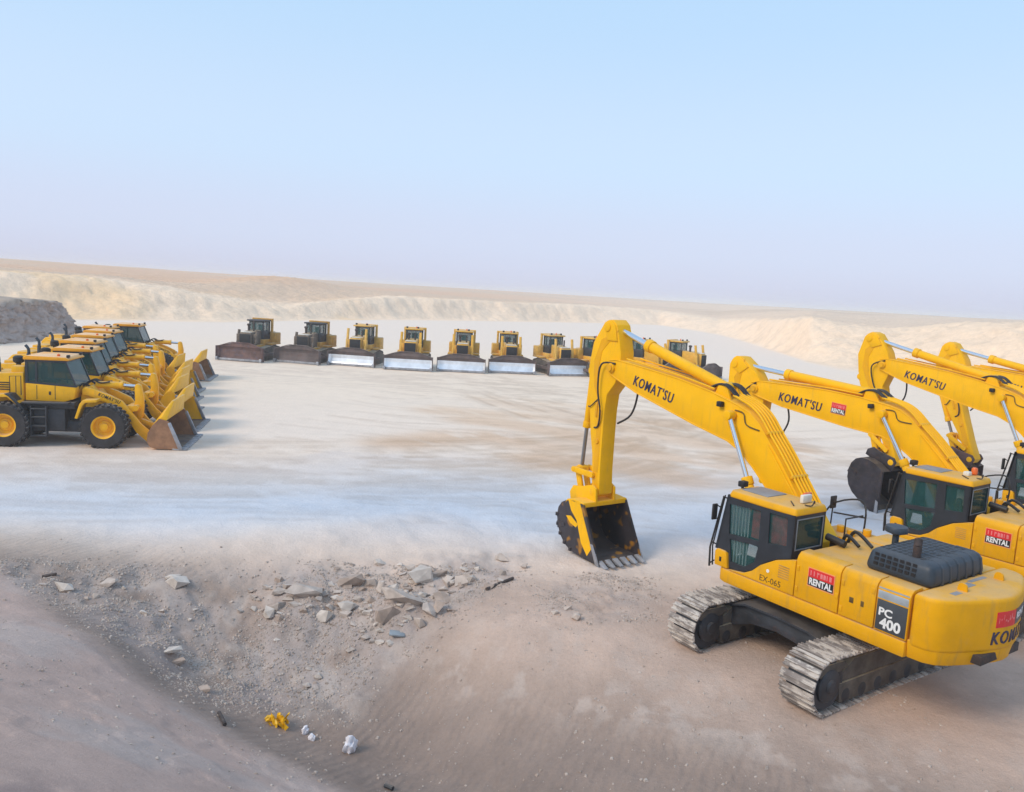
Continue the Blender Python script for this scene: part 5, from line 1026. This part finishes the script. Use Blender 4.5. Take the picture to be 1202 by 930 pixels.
def gravel(name, n, area, seed, s0, s1, mats):
    rn = np.random.RandomState(seed); cub = np.array([(-1, -1, -.6), (1, -.8, -.6), (.9, 1, -.6), (-.8, .9, -.6), (-.5, -.6, .6), (.7, -.4, .5), (.4, .6, .7), (-.6, .5, .45)])*.5
    Fc = np.array([(0, 3, 2, 1), (4, 5, 6, 7), (0, 1, 5, 4), (1, 2, 6, 5), (2, 3, 7, 6), (3, 0, 4, 7)])
    xs = []; ys = []
    while sum(map(len, xs)) < n:
        x = rn.uniform(area[0], area[1], 4000); y = rn.uniform(area[2], area[3], 4000); m_ = np.maximum(rubble_mask(x, y), .9*poly_mask(x, y, RUBD, .7))+.04*sst(21, 18, y)
        kx = (rn.rand(4000) < m_*(.15+sst(.35, .6, fbm(x*1.3, y*1.3, 3, seed)))*1.1); xs.append(x[kx]); ys.append(y[kx])
    x = np.concatenate(xs)[:n]; y = np.concatenate(ys)[:n]; z = ground_z(x, y)
    sz = s0*(s1/s0)**(rn.rand(n)**2.2); a = rn.rand(n)*6.28
    c, s_ = np.cos(a), np.sin(a); V = cub[None]*sz[:, None, None]*rn.uniform(.6, 1.25, (n, 8, 3))
    X = V[..., 0]*c[:, None]-V[..., 1]*s_[:, None]+x[:, None]; Y = V[..., 0]*s_[:, None]+V[..., 1]*c[:, None]+y[:, None]; Z = V[..., 2]*.8+z[:, None]+.12*sz[:, None]
    P = np.stack([X, Y, Z], -1).reshape(-1, 3); F = (Fc[None]+8*np.arange(n)[:, None, None]).reshape(-1, 4)
    me = bpy.data.meshes.new(name); me.from_pydata(P.tolist(), [], F.tolist()); me.update()
    for q in mats: me.materials.append(M[q])
    me.polygons.foreach_set('material_index', np.repeat(rn.randint(0, len(mats), n), 6).astype(np.int32))
    o = bpy.data.objects.new(name, me); C.objects.link(o); o['kind'] = 'stuff'; return tag(o, 'loose grey and brown gravel strewn over the rubble bank', 'gravel')
gravel('gravel', 18000, (-13, 8, 10, 20), 3, .018, .075, ['limestone', 'limestone_brown', 'limestone'])

def crumple(name, px, py, wpx, hpx, m, label, cat, seed, lift=.3):
    x, y, z, t = hit(px, py); sc = t/FPX; rn = random.Random(seed)
    b = MB(); bmm = bmesh.new(); bmesh.ops.create_icosphere(bmm, subdivisions=3, radius=.5)
    for v in bmm.verts: v.co *= rn.uniform(.86, 1.04)*(1+.22*math.sin(v.co.x*9+seed)*math.cos(v.co.z*7+v.co.y*8))*(1.25 if v.co.z > .42 else 1)
    bmm.transform(Matrix.Diagonal((wpx*sc, wpx*sc*.7, hpx*sc, 1))); b.take(bmm); me = b.mesh(name, m, True, 30)
    o = bpy.data.objects.new(name, me); C.objects.link(o); o.location = (x, y, z+hpx*sc*lift); o.rotation_euler = (0, 0, rn.uniform(0, 3)); return tag(o, label, cat)
def sheet(name, px, py, wpx, hpx, m, label, cat, seed):
    x, y, z, t = hit(px, py); sc = t/FPX; rn = random.Random(seed); n = 9; b = MB(); bm2 = bmesh.new()
    def P(i, j):
        r_ = random.Random(seed*100+i*13+j); e = .06*wpx*sc
        return (wpx*sc*(i/n-.5)*(1-.25*abs(math.sin(j*1.1)))+r_.uniform(-e, e), wpx*sc*.7*(j/n-.5)+r_.uniform(-e, e), hpx*sc*(.45+.45*math.sin(i*1.3+j*.9+seed)*r_.uniform(.6, 1.1)))
    V = {(i, j): bm2.verts.new(P(i, j)) for i in range(n+1) for j in range(n+1)}
    for i in range(n):
        for j in range(n):
            if rn.random() < .88: bm2.faces.new((V[i, j], V[i+1, j], V[i+1, j+1], V[i, j+1]))
    g = bmesh.ops.extrude_face_region(bm2, geom=list(bm2.faces)); bmesh.ops.translate(bm2, verts=[v for v in g['geom'] if isinstance(v, bmesh.types.BMVert)], vec=(0, 0, -.006))
    b.take(bm2); me = b.mesh(name, m, False); o = bpy.data.objects.new(name, me); C.objects.link(o); o.location = (x, y, z+.01); o.rotation_euler = (R(20), 0, rn.uniform(-.5, .5)); return tag(o, label, cat)
sheet('plastic_scrap', 328, 851, 24, 13, 'plastic_yellow', 'crumpled bright yellow plastic scrap at the mound edge', 'litter', 1)
crumple('plastic_scrap', 316, 846, 11, 7, 'plastic_yellow', 'small flat yellow scrap left of the larger yellow one', 'litter', 2)
crumple('plastic_bag', 358, 862, 9, 11, 'plastic_white', 'small white bag nearest to the yellow scrap', 'bag', 3)
crumple('plastic_bag', 366, 869, 9, 8, 'plastic_white', 'small white bag just below another small white bag', 'bag', 4)
crumple('plastic_bag', 411, 883, 19, 21, 'plastic_white', 'larger crumpled white bag alone in the hollow', 'bag', 5)
def lying(name, p, q, r, m, label, cat, flat=1):
    a = hit(*p); b = hit(*q); b_ = MB().tube([(a[0], a[1], a[2]+r), ((a[0]*2+b[0])/3, (a[1]*2+b[1])/3, (a[2]*2+b[2])/3+r*1.2), (b[0], b[1], b[2]+r)], r, 8, 3)
    o = bpy.data.objects.new(name, b_.mesh(name, m)); C.objects.link(o); return tag(o, label, cat)
lying('pipe', (571, 694), (602, 681), .04, 'dark_wood', 'dark bent pipe lying on sand right of the rock heap', 'pipe')
lying('branch', (257, 839), (264, 853), .035, 'dark_wood', 'short dark branch lying at the edge of the sand mound', 'branch')
lying('bottle', (452, 925), (461, 929), .04, 'dark_steel', 'dark bottle lying in the hollow at the bottom edge', 'bottle')
lying('board', (50, 679), (66, 676), .035, 'dark_wood', 'dark flat board at the left end of the rubble bank', 'board')
x_, y_, z_, t_ = hit(466, 747)
o = bpy.data.objects.new('board', MB().box(-.17, .17, -.09, .09, -.02, .02, .006).mesh('board', 'plastic_blue')); C.objects.link(o); o.location = (x_, y_, z_+.05); o.rotation_euler = (R(10), R(6), .1)
tag(o, 'small pale blue board lying below the rocks', 'board')

# ---------------------------------------------------------------- haze
HZ = True
if HZ:
    b = MB().box(-9500, 9500, -9500, 9500, -4, 13); me = b.mesh('haze', 'glass', False); me.materials.clear()
    hm = bpy.data.materials.new('haze_air'); hm.use_nodes = True; N = hm.node_tree.nodes; N.remove(N['Principled BSDF'])
    v = N.new('ShaderNodeVolumePrincipled'); v.inputs['Color'].default_value = (1, .985, .975, 1); v.inputs['Density'].default_value = .00095; v.inputs['Anisotropy'].default_value = .2
    hm.node_tree.links.new(v.outputs[0], N['Material Output'].inputs['Volume']); me.materials.append(hm)
    o = bpy.data.objects.new('haze', me); C.objects.link(o); tag(o, 'thin dusty desert haze over the pit', 'haze', None, 'stuff')
